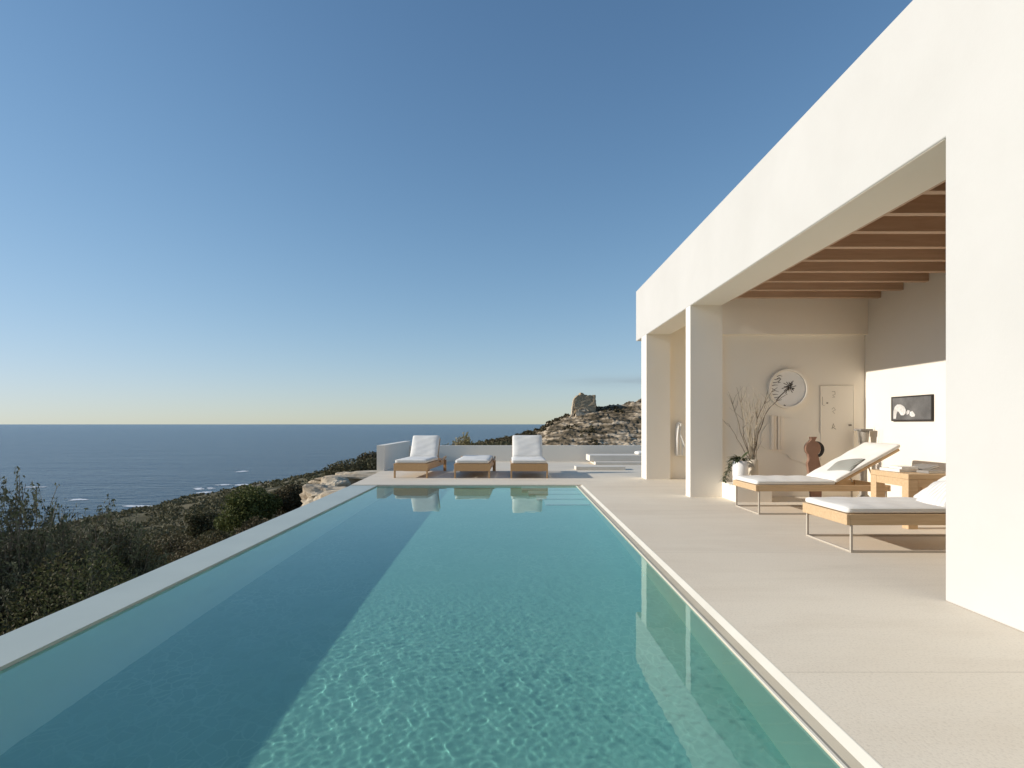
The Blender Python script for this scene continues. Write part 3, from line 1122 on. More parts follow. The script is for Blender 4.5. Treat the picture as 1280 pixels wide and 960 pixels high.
o = quad_slab('pool_side_wall', [(xr_in(PY0), PY0), (xr_in(PY0) + .03, PY0), (xr_in(PY1) + .03, PY1), (xr_in(PY1), PY1)], -1.0, -0.0335, M['pool_wall'], 'pale wall of the pool on the terrace side')
receivers.append(o)
cv = []
for i in range(13):
    u = i / 12.0
    cv.append((0.40 * (1 - math.cos(u * math.pi / 2)) ** 1.1, -0.03 - (abs(PF) - 0.027) * math.sin(u * math.pi / 2)))
CV = [(xl_in(y) + dx, y, z) for y in (PY0, PY1) for dx, z in cv]
n = len(cv)
o = from_arrays('pool_cove', CV, [(k, k + 1, n + k + 1, n + k) for k in range(n - 1)], M['pool_wall'], None, True)
tag(o, 'pale curved foot of the sea-side pool wall under water', kind='structure')
receivers.append(o)
# overflow channel and bright kerb on the terrace side
quad_slab('overflow_channel', [(xr_in(PY0), PY0), (xr_out(PY0) - .042, PY0), (xr_out(PY1) - .042, PY1), (xr_in(PY1), PY1)], -0.033, -0.0245, M['channel_stone'], 'narrow overflow channel along the pool')
bm = bmesh.new()
sec = [(-.042, -.5), (-.042, -.024), (-.006, 0.0), (-.0005, 0.001), (0.0, -.002), (0.0, -.5)]
a = [bm.verts.new((xr_out(PY0) + dx, PY0, dz)) for dx, dz in sec]
b = [bm.verts.new((xr_out(PY1) + dx, PY1, dz)) for dx, dz in sec]
bm.faces.new(a)
bm.faces.new(b[::-1])
for i in range(6):
    bm.faces.new((a[i], a[(i + 1) % 6], b[(i + 1) % 6], b[i]))
tag(from_bm('pool_kerb', bm, M['kerb_stone']), 'bright white kerb along the terrace side of the pool', kind='structure')
quad_slab('overflow_lip', [(xr_in(PY0) + .001, PY0), (xr_in(PY0) + .013, PY0), (xr_in(PY1) + .013, PY1), (xr_in(PY1) + .001, PY1)], -0.0243, -0.018, M['kerb_stone'], 'thin pale lip between the pool water and the overflow channel')
# end walls
o = quad_slab('pool_end_wall', [(xl_in(PY1) - .05, PY1), (xr_in(PY1) + .031, PY1), (xr_in(PY1) + .031, PY1 + .2), (xl_in(PY1) - .05, PY1 + .2)], -1.0, -0.034, M['pool_wall'], 'pale end wall of the pool below the terrace')
receivers.append(o)
o = quad_slab('pool_near_wall', [(xl_in(PY0) - .05, PY0 - .2), (xr_in(PY0) + .05, PY0 - .2), (xr_in(PY0) + .05, PY0), (xl_in(PY0) - .05, PY0)], -1.0, -0.046, M['pool_wall'], 'near end wall of the pool behind the viewer')
receivers.append(o)
st = None
bm = bmesh.new()
for i in range(4):
    y1 = PY1 - 0.6 * i
    add_box(bm, (0.22 + 0.12 * i, y1 - 0.6, PF + 0.001), (xr_in(y1) - 0.002, y1 - 0.0005, WL - 0.07 - 0.115 * i), 0.006, 1)
st = tag(from_bm('pool_steps', bm, M['step_plaster']), 'pale steps under water in the far right corner of the pool', kind='structure')
receivers.append(st)
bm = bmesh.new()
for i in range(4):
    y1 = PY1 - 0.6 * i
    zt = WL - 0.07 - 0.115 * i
    add_box(bm, (0.22 + 0.12 * i + .004, y1 - 0.6 + .008, zt - .004), (xr_in(y1) - .012, y1 - 0.6 + .055, zt + .003))  # dark strips along the tread edges stand in for riser shadow lines
o = tag(from_bm('pool_step_shadow_strips', bm, M['grey_stone']), 'dark strips in place of riser shadows on the pool steps under water', kind='structure')
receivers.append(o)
# terrace: one sheet round the pool, thick at its edges
pts = [(xr_out(PY0), PY0 - .2), (-3.2, PY0 - .2), (-3.2, -25.0), (18.0, -25.0), (18.0, 19.7), (-3.42, 19.7), (xl_out(15.7) - .05, 15.7), (xl_out(PY1 + .002), PY1 + .002), (xr_out(PY1), PY1 + .002), (xr_out(PY1), PY1)]  # long stretch behind the camera added to bounce light into shaded faces
quad_slab('terrace', pts, -0.5 if False else -3.5, 0.0, M['deck'], 'pale beige microcement terrace')

# water surface with small real ripples
wx = np.linspace(0, 1, 440)
wy = np.concatenate([np.linspace(PY0, 1.2, 40, endpoint=False), np.linspace(1.2, 5.5, 490, endpoint=False), np.linspace(5.5, PY1 - 0.001, 260)])
U, WYY = np.meshgrid(wx, wy)
XL, XR = xl_in(WYY) + 0.0005, xr_in(WYY) - 0.0005
WXX = XL + U * (XR - XL)
rng = np.random.RandomState(4)


def waves(n, l0, l1, slope, p=0.0):
    z = np.zeros_like(WXX)
    for k in range(n):
        lam = math.exp(rng.uniform(math.log(l0), math.log(l1)))
        a = rng.uniform(0, 2 * math.pi)
        z += slope / math.sqrt(n) * lam / 6.283 * np.sin(2 * math.pi / lam * (WXX * math.cos(a) + WYY * math.sin(a)) + rng.uniform(0, 6.28))
    return z


gust = 0.12 + 0.88 * np.clip((0.75 - WXX) / 0.9, 0, 1) * np.clip((6.5 - WYY) / 3.0, 0.15, 1) * (0.75 + 0.35 * fbm(WXX / 0.8, WYY / 0.8, 3, 61))
WZ = WL + waves(30, 0.25, 0.9, 0.0030) * (0.4 + 0.6 * gust) + waves(80, 0.036, 0.08, 0.0085) * gust + waves(30, 0.10, 0.26, 0.0075) * gust * (0.4 + 1.2 * np.clip(fbm(WXX / 1.3, WYY / 1.1, 3, 66) + 0.4, 0, 1))
nx, ny = len(wx), len(wy)
idx = np.arange(nx * ny).reshape(ny, nx)
F = np.stack([idx[:-1, :-1].ravel(), idx[:-1, 1:].ravel(), idx[1:, 1:].ravel(), idx[1:, :-1].ravel()], 1)
wat = tag(from_arrays('pool_water', np.stack([WXX.ravel(), WYY.ravel(), WZ.ravel()], 1), F, M['water'], None, True), 'clear turquoise pool water with fine ripples', kind='structure')
wat.cycles.is_caustics_caster = True
for o in receivers:
    o.cycles.is_caustics_receiver = True

# low walls closing the terrace
prism('parapet_wall', [(-3.36, -0.2), (4.9, -0.2), (18.0, -0.2), (18.0, 0.53), (-3.36, 0.53)], 1, 19.7, 19.92, M['plaster'])
tag(bpy.data.objects['parapet_wall'], 'low white wall across the far end of the terrace behind the loungers', 'wall', 'low walls round the terrace')
o = prism('parapet_wall', [(15.75, -0.2), (19.92, -0.2), (19.92, 0.68), (15.75, 0.68)], 0, -3.56, -3.362, M['plaster'])
tag(o, 'low white wall on the sea side of the far terrace, left of the loungers', 'wall', 'low walls round the terrace')

# ---------------------------------------------------------------- villa
FX, FT = 3.07, 0.53
FB, FTOP = 3.275, 4.49
villa = thing('villa', 'white flat-roofed villa with a deep open veranda beside the pool', 'house', (FX, 4.0, 0))
V0 = Vector((FX, 4.0, 0))


def vpart(name, a, b, mat, bevel=0.0):
    return box(name, [a[i] - V0[i] for i in range(3)], [b[i] - V0[i] for i in range(3)], mat, villa, bevel)


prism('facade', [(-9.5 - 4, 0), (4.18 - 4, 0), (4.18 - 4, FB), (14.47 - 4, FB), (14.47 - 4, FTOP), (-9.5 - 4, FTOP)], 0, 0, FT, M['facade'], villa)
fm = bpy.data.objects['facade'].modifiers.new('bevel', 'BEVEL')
fm.width = .012
fm.segments = 3
fm.limit_method = 'ANGLE'
vpart('column', (FX, 10.10, 0), (FX + .55, 10.36, FB), M['plaster'])
vpart('column', (FX, 13.36, 0), (FX + .54, 13.86, FB), M['plaster'])
for ya, yb in ((4.2, 10.09), (10.37, 13.35), (13.87, 14.44)):
    vpart('soffit_brightener', (FX + .013, ya, FB - .003), (FX + FT, yb, FB - .0005), M['plaster'])  # paler skin added under the fascia to brighten its shaded underside
RX, UX = 6.11, 7.0
BY = 10.2
vpart('back_wall', (FX + .552, BY, 0), (UX + .2, BY + .16, 3.9), M['plaster_in'])
vpart('lintel', (FX + .551, 10.11, 2.785), (RX, BY - .002, 3.62), M['lintel'])
M['sunny_wall'] = mottled('warm_side_wall_plaster', (0.76, 0.70, 0.61), (0.79, 0.735, 0.65), 0.8, 0.9, 30, 0.14, 0.005)
vpart('side_wall', (RX, 1.5, 0), (UX + .2, BY - .003, 3.9), M['sunny_wall'])
vpart('near_wall', (FX + FT, 1.3, 0), (UX + .2, 1.498, 3.9), M['plaster_in'])
vpart('passage_wall', (FX + .543, 13.5, 0), (7.5, 13.7, 3.9), M['plaster'])
vpart('passage_side_wall', (7.3, BY + .17, 0), (7.5, 13.49, 3.9), M['plaster_in'])
vpart('roof', (FX + FT, -9.5, 3.9), (UX + .2, 14.47, 4.3), M['plaster'])
vpart('roof_edge', (FX + FT, 14.2, 3.2), (UX + .2, 14.46, 3.898), M['plaster'])
vpart('ceiling', (FX + FT + .001, 1.5, 3.62), (RX - .001, BY - .001, 3.7), M['beam'])
vpart('passage_ceiling', (FX + FT + .001, BY + .17, 3.5), (UX + .2, 14.19, 3.6), M['plaster_in'])
vpart('ledger_board', (FX + FT + .001, 1.5, 3.30), (FX + FT + .08, 9.858, 3.619), M['beam'])
for k in range(-6, 8):
    y = 5.85 + 0.557 * k
    x1 = RX - .002
    vpart('ceiling_beam', (FX + FT + .082, y, 3.335), (x1, y + .085, 3.618), M['beam'], 0.004)

# ---------------------------------------------------------------- loungers


def veranda_lounger(label, loc, L, W, ft, fb, back_x, back_len, back_ang, rz=0.0):
    """oak framed lounger on steel sled legs; foot at local x=0, head at x=L"""
    t = thing('sun_lounger', label, 'sun lounger', loc, rz, 'oak loungers on the veranda')
    bm = bmesh.new()
    th = 0.035
    add_box(bm, (0, -W / 2, fb), (th, W / 2, ft), 0.004)
    add_box(bm, (L - th, -W / 2, fb), (L, W / 2, ft), 0.004)
    for sgn in (-1, 1):
        y0, y1 = sorted((sgn * W / 2, sgn * (W / 2 - th)))
        add_box(bm, (th + .001, y0, fb), (L - th - .001, y1, ft), 0.004)
    nsl = 12
    for i in range(nsl):
        x = th + .02 + i * (back_x - 0.1) / nsl
        add_box(bm, (x, -W / 2 + th, ft - .03), (x + .07, W / 2 - th, ft - .012), 0.003)
    from_bm('frame', bm, M['oak'], t)
    for sgn in (-1, 1):
        y = sgn * (W / 2 - 0.012)
        bm = bmesh.new()
        r = 0.011
        for x in (0.05, L - 0.06):
            add_box(bm, (x - r, y - r, 2 * r + .001), (x + r, y + r, fb - .0005), 0.003)
        add_box(bm, (0.05 - r, y - r, 0), (L - 0.06 + r, y + r, 2 * r), 0.003)
        from_bm('sled_leg', bm, M['steel'], t)
    for x in (0.05, L - .06):
        box('cross_bar', (x - .011, -W / 2 + .024, .002), (x + .011, W / 2 - .024, .02), M['steel'], t, 0.003)
    bm = cushion_mesh(back_x, W - 0.03, 0.062, 0.026, 40, 18, 0.012, (), 3)
    for v in bm.verts:
        v.co += Vector((0.012, 0, ft + .001))
    sc_ = from_bm('seat_cushion', bm, M['linen'], t, True)
    piping(sc_, back_x, W - .03, .046, Matrix.Translation((.012, 0, ft + .001)))
    xf = xz_tilt(back_x + 0.015, ft + 0.02, back_ang)
    bm = bmesh.new()
    for sgn in (-1, 1):
        y0, y1 = sorted((sgn * (W / 2 - .06), sgn * (W / 2 - .10)))
        add_box(bm, (0, y0, -.045), (back_len, y1, -.012), 0.004, 2, xf)
    for i in range(6):
        x = 0.03 + i * (back_len - .1) / 5
        add_box(bm, (x, -W / 2 + .06, -.0115), (x + .06, W / 2 - .06, -.001), 0.002, 1, xf)
    br = from_bm('backrest', bm, M['oak'], t)
    bm = cushion_mesh(back_len + .02, W - 0.03, 0.062, 0.026, 30, 18, 0.012, (), 5)
    for v in bm.verts:
        v.co = xf @ v.co
    from_bm('back_cushion', bm, M['linen'], br, True)
    piping(br, back_len + .02, W - .03, .046, xf)
    tip = xf @ Vector((back_len * .55, 0, -.046))
    bm = bmesh.new()
    for sgn in (-1, 1):
        y = sgn * (W / 2 - .13)
        add_tube(bm, [(tip.x, y, tip.z), (min(L - .12, tip.x + .14), y, ft - .02)], 0.011, 8)
    add_tube(bm, [(tip.x, -W / 2 + .13, tip.z), (tip.x, W / 2 - .13, tip.z)], 0.009, 8)
    from_bm('prop_strut', bm, M['steel'], br)
    return t


D = veranda_lounger('oak lounger with raised back and grey pillow, foot beside the middle column', (3.38, 8.57, 0), 1.86, 0.84, 0.405, 0.322, 1.10, 1.02, R(29))
E = veranda_lounger('nearer oak lounger, its head hidden behind the large white wall', (3.26, 6.17, 0), 1.95, 0.87, 0.375, 0.268, 1.22, 0.85, R(32))


def pillow(name, label, size, xf, mat, seed=0, group=None, stripe=None):
    """stuffed square pillow: thickest in the middle, pinched at the corners"""
    bm = bmesh.new()
    bmesh.ops.create_grid(bm, x_segments=22, y_segments=22, size=0.5)
    g2 = bmesh.ops.create_grid(bm, x_segments=22, y_segments=22, size=0.5)
    low = set(g2['verts'])
    rr = np.random.RandomState(seed)
    ph = rr.uniform(0, 6.28, 4)
    for v in bm.verts:
        u, w = v.co.x * 2, v.co.y * 2
        e = max(0, (1 - u * u) * (1 - w * w)) ** 0.42
        pin = 1 - 0.07 * (u * u + w * w - abs(u * w))
        zz = e * size[2] / 2 * (1 + .12 * math.sin(4 * u + ph[0]) * math.sin(5 * w + ph[1]))
        v.co = Vector((u * size[0] / 2 * pin, w * size[1] / 2 * pin, -zz if v in low else zz))
    bmesh.ops.remove_doubles(bm, verts=bm.verts, dist=0.0008)
    for v in bm.verts:
        v.co = xf @ v.co
    o = from_bm(name, bm, mat, None, True)
    return tag(o, label, 'pillow', group)


def cloth_stripe(name, c1, c2, freq, rot=(0, 0, 0)):
    m, nt, p = new_mat(name)
    co = coords(nt, (1, 1, 1), rot)
    w = N(nt, 'ShaderNodeTexWave', Scale=freq, Distortion=1.2)
    w.bands_direction = 'Y'
    nt.links.new(co, w.inputs['Vector'])
    nt.links.new(ramp(nt, w.outputs[0], [(0.42, c1), (0.55, c2)]), p.inputs['Base Color'])
    p.inputs['Roughness'].default_value = 0.95
    return m


M['grey_stripe'] = cloth_stripe('grey_striped_cloth', (0.23, 0.23, 0.2), (0.36, 0.35, 0.31), 9)
M['white_stripe'] = cloth_stripe('white_striped_cloth', (0.60, 0.58, 0.54), (0.76, 0.74, 0.70), 7)
ang = R(29)
px_, pz_ = 3.38 + 1.115 + 0.17, 0.425 + 0.10
xf = Matrix.Translation((px_ + 0.10, 8.44, pz_ + 0.125)) @ Matrix.Rotation(-R(33), 4, 'Y') @ Matrix.Rotation(R(14), 4, 'Z')
pillow('pillow', 'grey striped pillow lying on the raised back of the far oak lounger', (0.34, 0.52, 0.10), xf, M['grey_stripe'], 2, 'pillows on the loungers')
xf = Matrix.Translation((4.36, 6.0, 0.535)) @ Matrix.Rotation(-R(42), 4, 'Y') @ Matrix.Rotation(R(8), 4, 'Z')
pillow('pillow', 'white striped pillow leaning on the nearer oak lounger beside the large wall', (0.40, 0.44, 0.15), xf, M['white_stripe'], 5, 'pillows on the loungers')

# oak side table with two slab legs, books and a dark folder
tb = thing('side_table', 'chunky oak side table with books between the two oak loungers', 'table', (4.72, 7.02, 0))
box('table_top', (0, 0, 0.59), (0.72, 0.74, 0.655), M['oak'], tb, 0.006)
for (xa, ya) in ((0.0, 0.0), (0.0, 0.62), (0.60, 0.0), (0.60, 0.62)):
    box('leg', (xa + .002, ya + .002, 0), (xa + .118, ya + .118, 0.589), M['oak'], tb, 0.004)
box('apron', (0.004, 0.121, 0.50), (0.03, 0.619, 0.589), M['oak'], tb, 0.003)
box('apron', (0.121, 0.004, 0.50), (0.599, 0.03, 0.589), M['oak'], tb, 0.003)


def book(label, c, size, rz, cover, tilt=0.0):
    t = thing('book', label, 'book', c, rz, 'books on the oak side table')
    if tilt:
        t.rotation_euler = (0, -tilt, rz)
    w, d, h = size
    bm = bmesh.new()
    add_box(bm, (0, 0, 0), (w, d, .004), 0.001, 1)
    add_box(bm, (0, 0, h - .004), (w, d, h), 0.001, 1)
    add_box(bm, (0, 0, .0042), (.005, d, h - .0042))
    from_bm('cover', bm, cover, t)
    box('pages', (.0055, .004, .0045), (w - .005, d - .004, h - .0045), M['paper'], t)


book('large pale book lying flat at the left of the oak side table', (4.80, 7.30, .656), (0.26, 0.34, 0.035), 0.1, M['paper'])
book('smaller pale book lying on top of the large pale book', (4.84, 7.32, .6915), (0.2, 0.27, 0.026), -0.05, M['paper'])
book('dark grey book lying in front on the oak side table', (5.02, 7.10, .656), (0.24, 0.17, 0.03), 0.2, M['book_grey'])
book('dark grey book standing tilted at the right of the oak side table', (5.10, 7.30, .660), (0.22, 0.3, 0.03), 0.1, M['book_grey'], 0.25)

# ---------------------------------------------------------------- things at the back wall
WY = BY - .002
plinth = box('plinth', (X_at(902, 9.6) + .19, 9.45, 0), (X_at(960, 9.6), 10.19, 0.26), M['plaster_in'])
tag(plinth, 'low cream plinth under the pots by the middle column', 'plinth')
pcx, pcy = X_at(925.5, 9.62), 9.62
pot = thing('plant_pot', 'round white pot with a leafy trailing plant on the low plinth', 'plant pot', (pcx, pcy, .261))
lathe('pot', [(0, 0), (.105, 0), (.116, .02), (.122, .2), (.12, .385), (.112, .388), (.108, .35), (0, .348)], M['ceramic'], pot)
rng = np.random.RandomState(8)


def broad_leaf(bm, base, d, L, W, droop):
    d = Vector(d).normalized()
    side = d.cross(Vector((0, 0, 1)))
    if side.length < .05:
        side = Vector((1, 0, 0))
    side.normalize()
    prev = None
    for i, u in enumerate(np.linspace(0, 1, 7)):
        w = W * math.sin(math.pi * min(1, .06 + u * .94)) ** .8 * (1 - .25 * u)
        c = Vector(base) + d * L * u + Vector((0, 0, -droop * u * u * L))
        row = [bm.verts.new(c - side * w / 2 + Vector((0, 0, .12 * w))), bm.verts.new(c), bm.verts.new(c + side * w / 2 + Vector((0, 0, .12 * w)))]
        if prev:
            for k in range(2):
                bm.faces.new((prev[k], prev[k + 1], row[k + 1], row[k]))
        prev = row


bm = bmesh.new()
for i in range(46):
    a = rng.uniform(0, 6.28)
    if rng.uniform() < .45:
        a = math.pi - .5 + rng.normal() * .45
    el = rng.uniform(-.1, .9)
    b0 = Vector((math.cos(a) * .07 * rng.uniform(.2, 1), math.sin(a) * .07 * rng.uniform(.2, 1), .36 + rng.uniform(0, .08)))
    broad_leaf(bm, b0, (math.cos(a) * math.cos(el), math.sin(a) * math.cos(el), math.sin(el)), rng.uniform(.12, .25), rng.uniform(.035, .06), rng.uniform(.1, .9))
for k in range(4):     # trailing stems on the left
    x, y, z = -.13, rng.uniform(.02, .12), .37
    for i in range(9):
        nx_, nz_ = x - rng.uniform(.004, .022), z - rng.uniform(.02, .045)
        add_tube(bm, [(x, y, z), (nx_, y, nz_)], .003, 4)
        x, z = nx_, nz_
        aa = rng.uniform(0, 6.28)
        broad_leaf(bm, (x, y, z), (math.cos(aa), math.sin(aa), -.2), rng.uniform(.05, .10), rng.uniform(.02, .04), .3)
from_bm('leaves', bm, M['pot_leaf'], pot, False)

vcx, vcy = X_at(941.0, 9.82), 9.82
vase = thing('branch_vase', 'sand coloured vase of tall bare branches right of the white pot', 'vase', (vcx, vcy, .261))
lathe('vase', [(0, 0), (.08, 0), (.086, .02), (.088, .2), (.082, .4), (.075, .402), (.07, .36), (0, .355)], M['sand_ceramic'], vase)


def branch(bm, pts, r0, rng, sub=3, subl=.35):
    P = [Vector(p) for p in pts]
    fine = []
    n = 12
    for i in range(n + 1):
        u = i / n * (len(P) - 1)
        k = min(int(u), len(P) - 2)
        f = u - k
        p0, p1, p2, p3 = P[max(k - 1, 0)], P[k], P[k + 1], P[min(k + 2, len(P) - 1)]
        q = 0.5 * ((2 * p1) + (-p0 + p2) * f + (2 * p0 - 5 * p1 + 4 * p2 - p3) * f * f + (-p0 + 3 * p1 - 3 * p2 + p3) * f ** 3)
        fine.append(q + Vector(rng.normal(size=3) * .006))
    add_tube(bm, fine, [r0 * (1 - .8 * i / n) + .0012 for i in range(n + 1)], 5)
    for k in range(sub):
        i = rng.randint(4, n - 1)
        d = (fine[i + 1] - fine[i - 1]).normalized()
        d = (d + Vector((rng.normal() * .45, rng.normal() * .25, .1))).normalized()
        Ls = subl * rng.uniform(.5, 1.1)
        q0 = fine[i]
        q1 = q0 + d * Ls * .5 + Vector(rng.normal(size=3) * .01)
        q2 = q0 + d * Ls + Vector((rng.normal() * .04, 0, .05))
        add_tube(bm, [q0, q1, q2], [r0 * .5, r0 * .35, .001], 4)


bm = bmesh.new()
bmp = bmesh.new()
root = Vector((0, 0, .3))


def bp(px, py, dy=0.0):
    return Vector((X_at(px, 9.82 + dy) - vcx, dy, Z_at(py, 9.82 + dy) - .261))


specs = [  # image-like silhouettes: a fan of branches
    ([(938, 574), (926, 540), (919, 515), (911, 490)], .009, 5),
    ([(939, 574), (930, 545), (928, 515), (921, 484)], .008, 5),
    ([(936, 574), (922, 548), (913, 534), (905, 526)], .006, 3),
    ([(941, 574), (944, 540), (950, 515), (966, 488)], .010, 5),
    ([(942, 574), (948, 545), (962, 510), (984, 492)], .011, 4),
    ([(943, 574), (947, 562), (950, 555)], .006, 1),
]
for pl, r0, sub in specs:
    dy = float(rng.uniform(-.14, .1))
    branch(bm, [root + Vector((float(rng.normal()) * .02, float(rng.normal()) * .02, 0))] + [bp(a_, b_, dy * (i + 1) / len(pl)) for i, (a_, b_) in enumerate(pl)], r0, rng, sub, .28)
for i in range(16):
    tx = rng.uniform(922, 966)
    tyy = rng.uniform(478, 500) + abs(tx - 942) * .25
    dy = float(rng.uniform(-.2, .15))
    mid = (940 + (tx - 940) * .35 + rng.normal() * 2, 540)
    branch(bmp, [root + Vector((float(rng.normal()) * .025, float(rng.normal()) * .02, 0)), bp(mid[0], mid[1], dy * .5), bp(940 + (tx - 940) * .75, 512, dy * .8), bp(tx, tyy, dy)], .005, rng, 3, .25)
from_bm('dark_branches', bm, M['twig'], vase, True)
from_bm('pale_branches', bmp, M['twig_pale'], vase, True)


def wall_disc(bm, cx, cz, r0, r1, y0, y1, n=72):
    """ring (or disc when r0 = 0) standing on the back wall between depths y0 and y1"""
    def ring(r, y):
        return [bm.verts.new((cx + r * math.cos(2 * math.pi * k / n), y, cz + r * math.sin(2 * math.pi * k / n))) for k in range(n)]
    o0, o1 = ring(r1, y0), ring(r1, y1)
    for k in range(n):
        bm.faces.new((o0[k], o0[(k + 1) % n], o1[(k + 1) % n], o1[k]))
    if r0 <= 0:
        bm.faces.new(o0)
        bm.faces.new(o1)
    else:
        i0, i1 = ring(r0, y0), ring(r0, y1)
        for k in range(n):
            j = (k + 1) % n
            bm.faces.new((i0[k], i0[j], i1[j], i1[k]))
            bm.faces.new((o0[k], o0[j], i0[j], i0[k]))
            bm.faces.new((o1[k], o1[j], i1[j], i1[k]))


def stroke(bm, pts, w, y, th=.003):
    """a thin raised line drawn on the wall plane through (x, z) points"""
    pts = [Vector((p[0], 0, p[1])) for p in pts]
    ws = w if isinstance(w, (list, tuple)) else [w] * len(pts)
    prev = None
    for i, p in enumerate(pts):
        d = (pts[min(i + 1, len(pts) - 1)] - pts[max(i - 1, 0)])
        if d.length < 1e-6:
            continue
        d.normalize()
        nrm = Vector((-d.z, 0, d.x)) * ws[i] / 2
        row = [bm.verts.new((p.x + nrm.x, y - th, p.z + nrm.z)), bm.verts.new((p.x - nrm.x, y - th, p.z - nrm.z)), bm.verts.new((p.x - nrm.x, y, p.z - nrm.z)), bm.verts.new((p.x + nrm.x, y, p.z + nrm.z))]
        if prev:
            for k in range(4):
                bm.faces.new((prev[k], prev[(k + 1) % 4], row[(k + 1) % 4], row[k]))
        else:
            bm.faces.new(row)
        prev = row
    bm.faces.new(prev[::-1])


def WX(px):
    return X_at(px, WY)


def WZ_(py):
    return Z_at(py, WY)


# round framed dish, reflected branches drawn on it as dark starburst strokes
cx, cz = WX(984.3), WZ_(486)
clock = thing('wall_plate', 'round pale wall plate with a dark starburst drawn as reflected branches, on the back wall', 'wall decoration', (cx, WY, cz))
bm = bmesh.new()
wall_disc(bm, 0, 0, .305, .342, -.06, 0)
from_bm('rim', bm, M['plaster_in'], clock)
bm = bmesh.new()
wall_disc(bm, 0, 0, 0, .3045, -.02, 0)
from_bm('dish', bm, M['ceramic'], clock)
bm = bmesh.new()
fx, fz = .03, .03
for k in range(15):
    a = 2 * math.pi * k / 15 + rng.normal() * .1
    r1 = rng.uniform(.075, .14)
    p1 = (fx + math.cos(a) * r1 * .5, fz + math.sin(a) * r1 * .5)
    p2 = (fx + math.cos(a + .12) * r1, fz + math.sin(a + .12) * r1)
    stroke(bm, [(fx + math.cos(a) * .01, fz + math.sin(a) * .01), p1, p2], [.012, .009, .012], -.0202)
for (dx, dz) in ((-.05, .0), (.055, -.035), (.01, .05), (-.02, -.04)):
    stroke(bm, [(fx + dx - .016, fz + dz), (fx + dx + .016, fz + dz + .008)], .026, -.0202, .004)
for k in range(9):
    z0 = .21 - .052 * k
    xl = -math.sqrt(max(.02, .29 ** 2 - z0 ** 2))
    stroke(bm, [(xl + .012, z0), (xl + .06, z0 + .012 * rng.normal()), (xl + .10 + .03 * rng.uniform(), z0 + .012 + .01 * rng.normal())], [.011, .009, .004], -.0202)
stroke(bm, [(-.19, .17), (-.15, .19), (-.12, .165), (-.15, .14), (-.17, .1), (-.13, .11)], .011, -.0202)
stroke(bm, [(fx, fz), (-.04, -.04), (-.12, -.11), (-.2, -.2)], [.01, .012, .014, .016], -.0202)
stroke(bm, [(-.07, -.28), (-.04, -.295)], .02, -.0202)
from_bm('branch_reflection', bm, M['ink'], clock)

# framed panel with small sketched marks
pn = thing('wall_panel', 'tall thin cream panel with small sketched marks, right of the round wall plate', 'wall panel', (WX(1046), WY, WZ_(530)))
ox, oz = WX(1046), WZ_(530)
hw, hh = WX(1067) - ox, WZ_(482) - oz
bm = bmesh.new()
add_box(bm, (-hw + .012, -.0175, -.6), (hw - .012, -.0005, hh - .012))
from_bm('panel', bm, M['plaster_in'], pn)
bm = bmesh.new()
add_box(bm, (-hw, -.022, -.616), (-hw + .0115, -.0005, hh), .003, 1)
add_box(bm, (hw - .0115, -.022, -.616), (hw, -.0005, hh), .003, 1)
add_box(bm, (-hw + .012, -.022, hh - .0115), (hw - .012, -.0005, hh), .003, 1)
from_bm('frame', bm, M['plaster_in'], pn)
bm = bmesh.new()
for py, kind in ((493, 0), (513, 1), (533, 2)):
    mx_, mz = WX(1041.5) - ox, WZ_(py) - oz
    if kind == 0:
        stroke(bm, [(mx_ - .03, mz + .045), (mx_ + .02, mz + .05), (mx_ + .025, mz), (mx_ - .02, mz - .01), (mx_ + .02, mz - .05), (mx_ - .02, mz - .05)], .008, -.0177, .002)
    elif kind == 1:
        stroke(bm, [(mx_ - .03, mz + .02), (mx_, mz + .05), (mx_ + .03, mz + .01), (mx_ - .02, mz - .02), (mx_ + .02, mz - .055)], .007, -.0177, .002)
    else:
        stroke(bm, [(mx_ - .03, mz - .045), (mx_ - .005, mz + .05), (mx_ + .015, mz - .01), (mx_ - .02, mz - .012), (mx_ + .04, mz - .05)], .010, -.0177, .002)
stroke(bm, [(WX(1027.5) - ox, WZ_(496) - oz), (WX(1027.5) - ox, WZ_(506) - oz), (WX(1030) - ox, WZ_(507) - oz)], .006, -.0177, .002)
stroke(bm, [(WX(1032.5) - ox, WZ_(503.5) - oz), (WX(1034.5) - ox, WZ_(504) - oz)], .025, -.0177, .003)
from_bm('sketch', bm, M['grey_ink'], pn)
box('handle', (WX(1060) - ox, -.03, WZ_(532) - oz), (WX(1063.5) - ox, -.018, WZ_(530.5) - oz), M['ink'], pn, .002)

# ribbed plaster relief
rb = thing('ribbed_relief', 'small ribbed white plaster relief below the round wall plate', 'wall decoration', (WX(970), WY, WZ_(540)))
for i, (pa, pb, dpt) in enumerate(((962.5, 966.3, .06), (966.9, 969.6, .045), (970.8, 973.2, .06), (973.8, 977.5, .05))):
    box('rib', (WX(pa) - WX(970), -dpt, WZ_(562) - WZ_(540)), (WX(pb) - WX(970), -.0005, WZ_(519.5 + i * .4) - WZ_(540)), M['lintel'], rb, .006)

# large thin plaster plaque with one rounded side and one wavy side
ou = [(977.5, 523.5), (984, 522.5), (992, 523), (1002, 525.5), (1011, 530), (1019, 536), (1027, 543), (1033, 551), (1037, 559), (1038.5, 568), (1038, 578), (1035, 586), (1028, 591), (1018, 590), (1006, 579.5), (998, 577), (989, 574), (984, 568.5), (976, 566), (964, 562.5), (956, 561), (950, 556), (952, 540), (960, 529)]
pl = prism('plaster_plaque', [(WX(a_), WZ_(b_)) for a_, b_ in ou], 1, WY - .014, WY - .0004, M['plaster_in'])
tag(pl, 'large thin cream plaque with a wavy lower edge behind the brown sculpture', 'wall decoration')

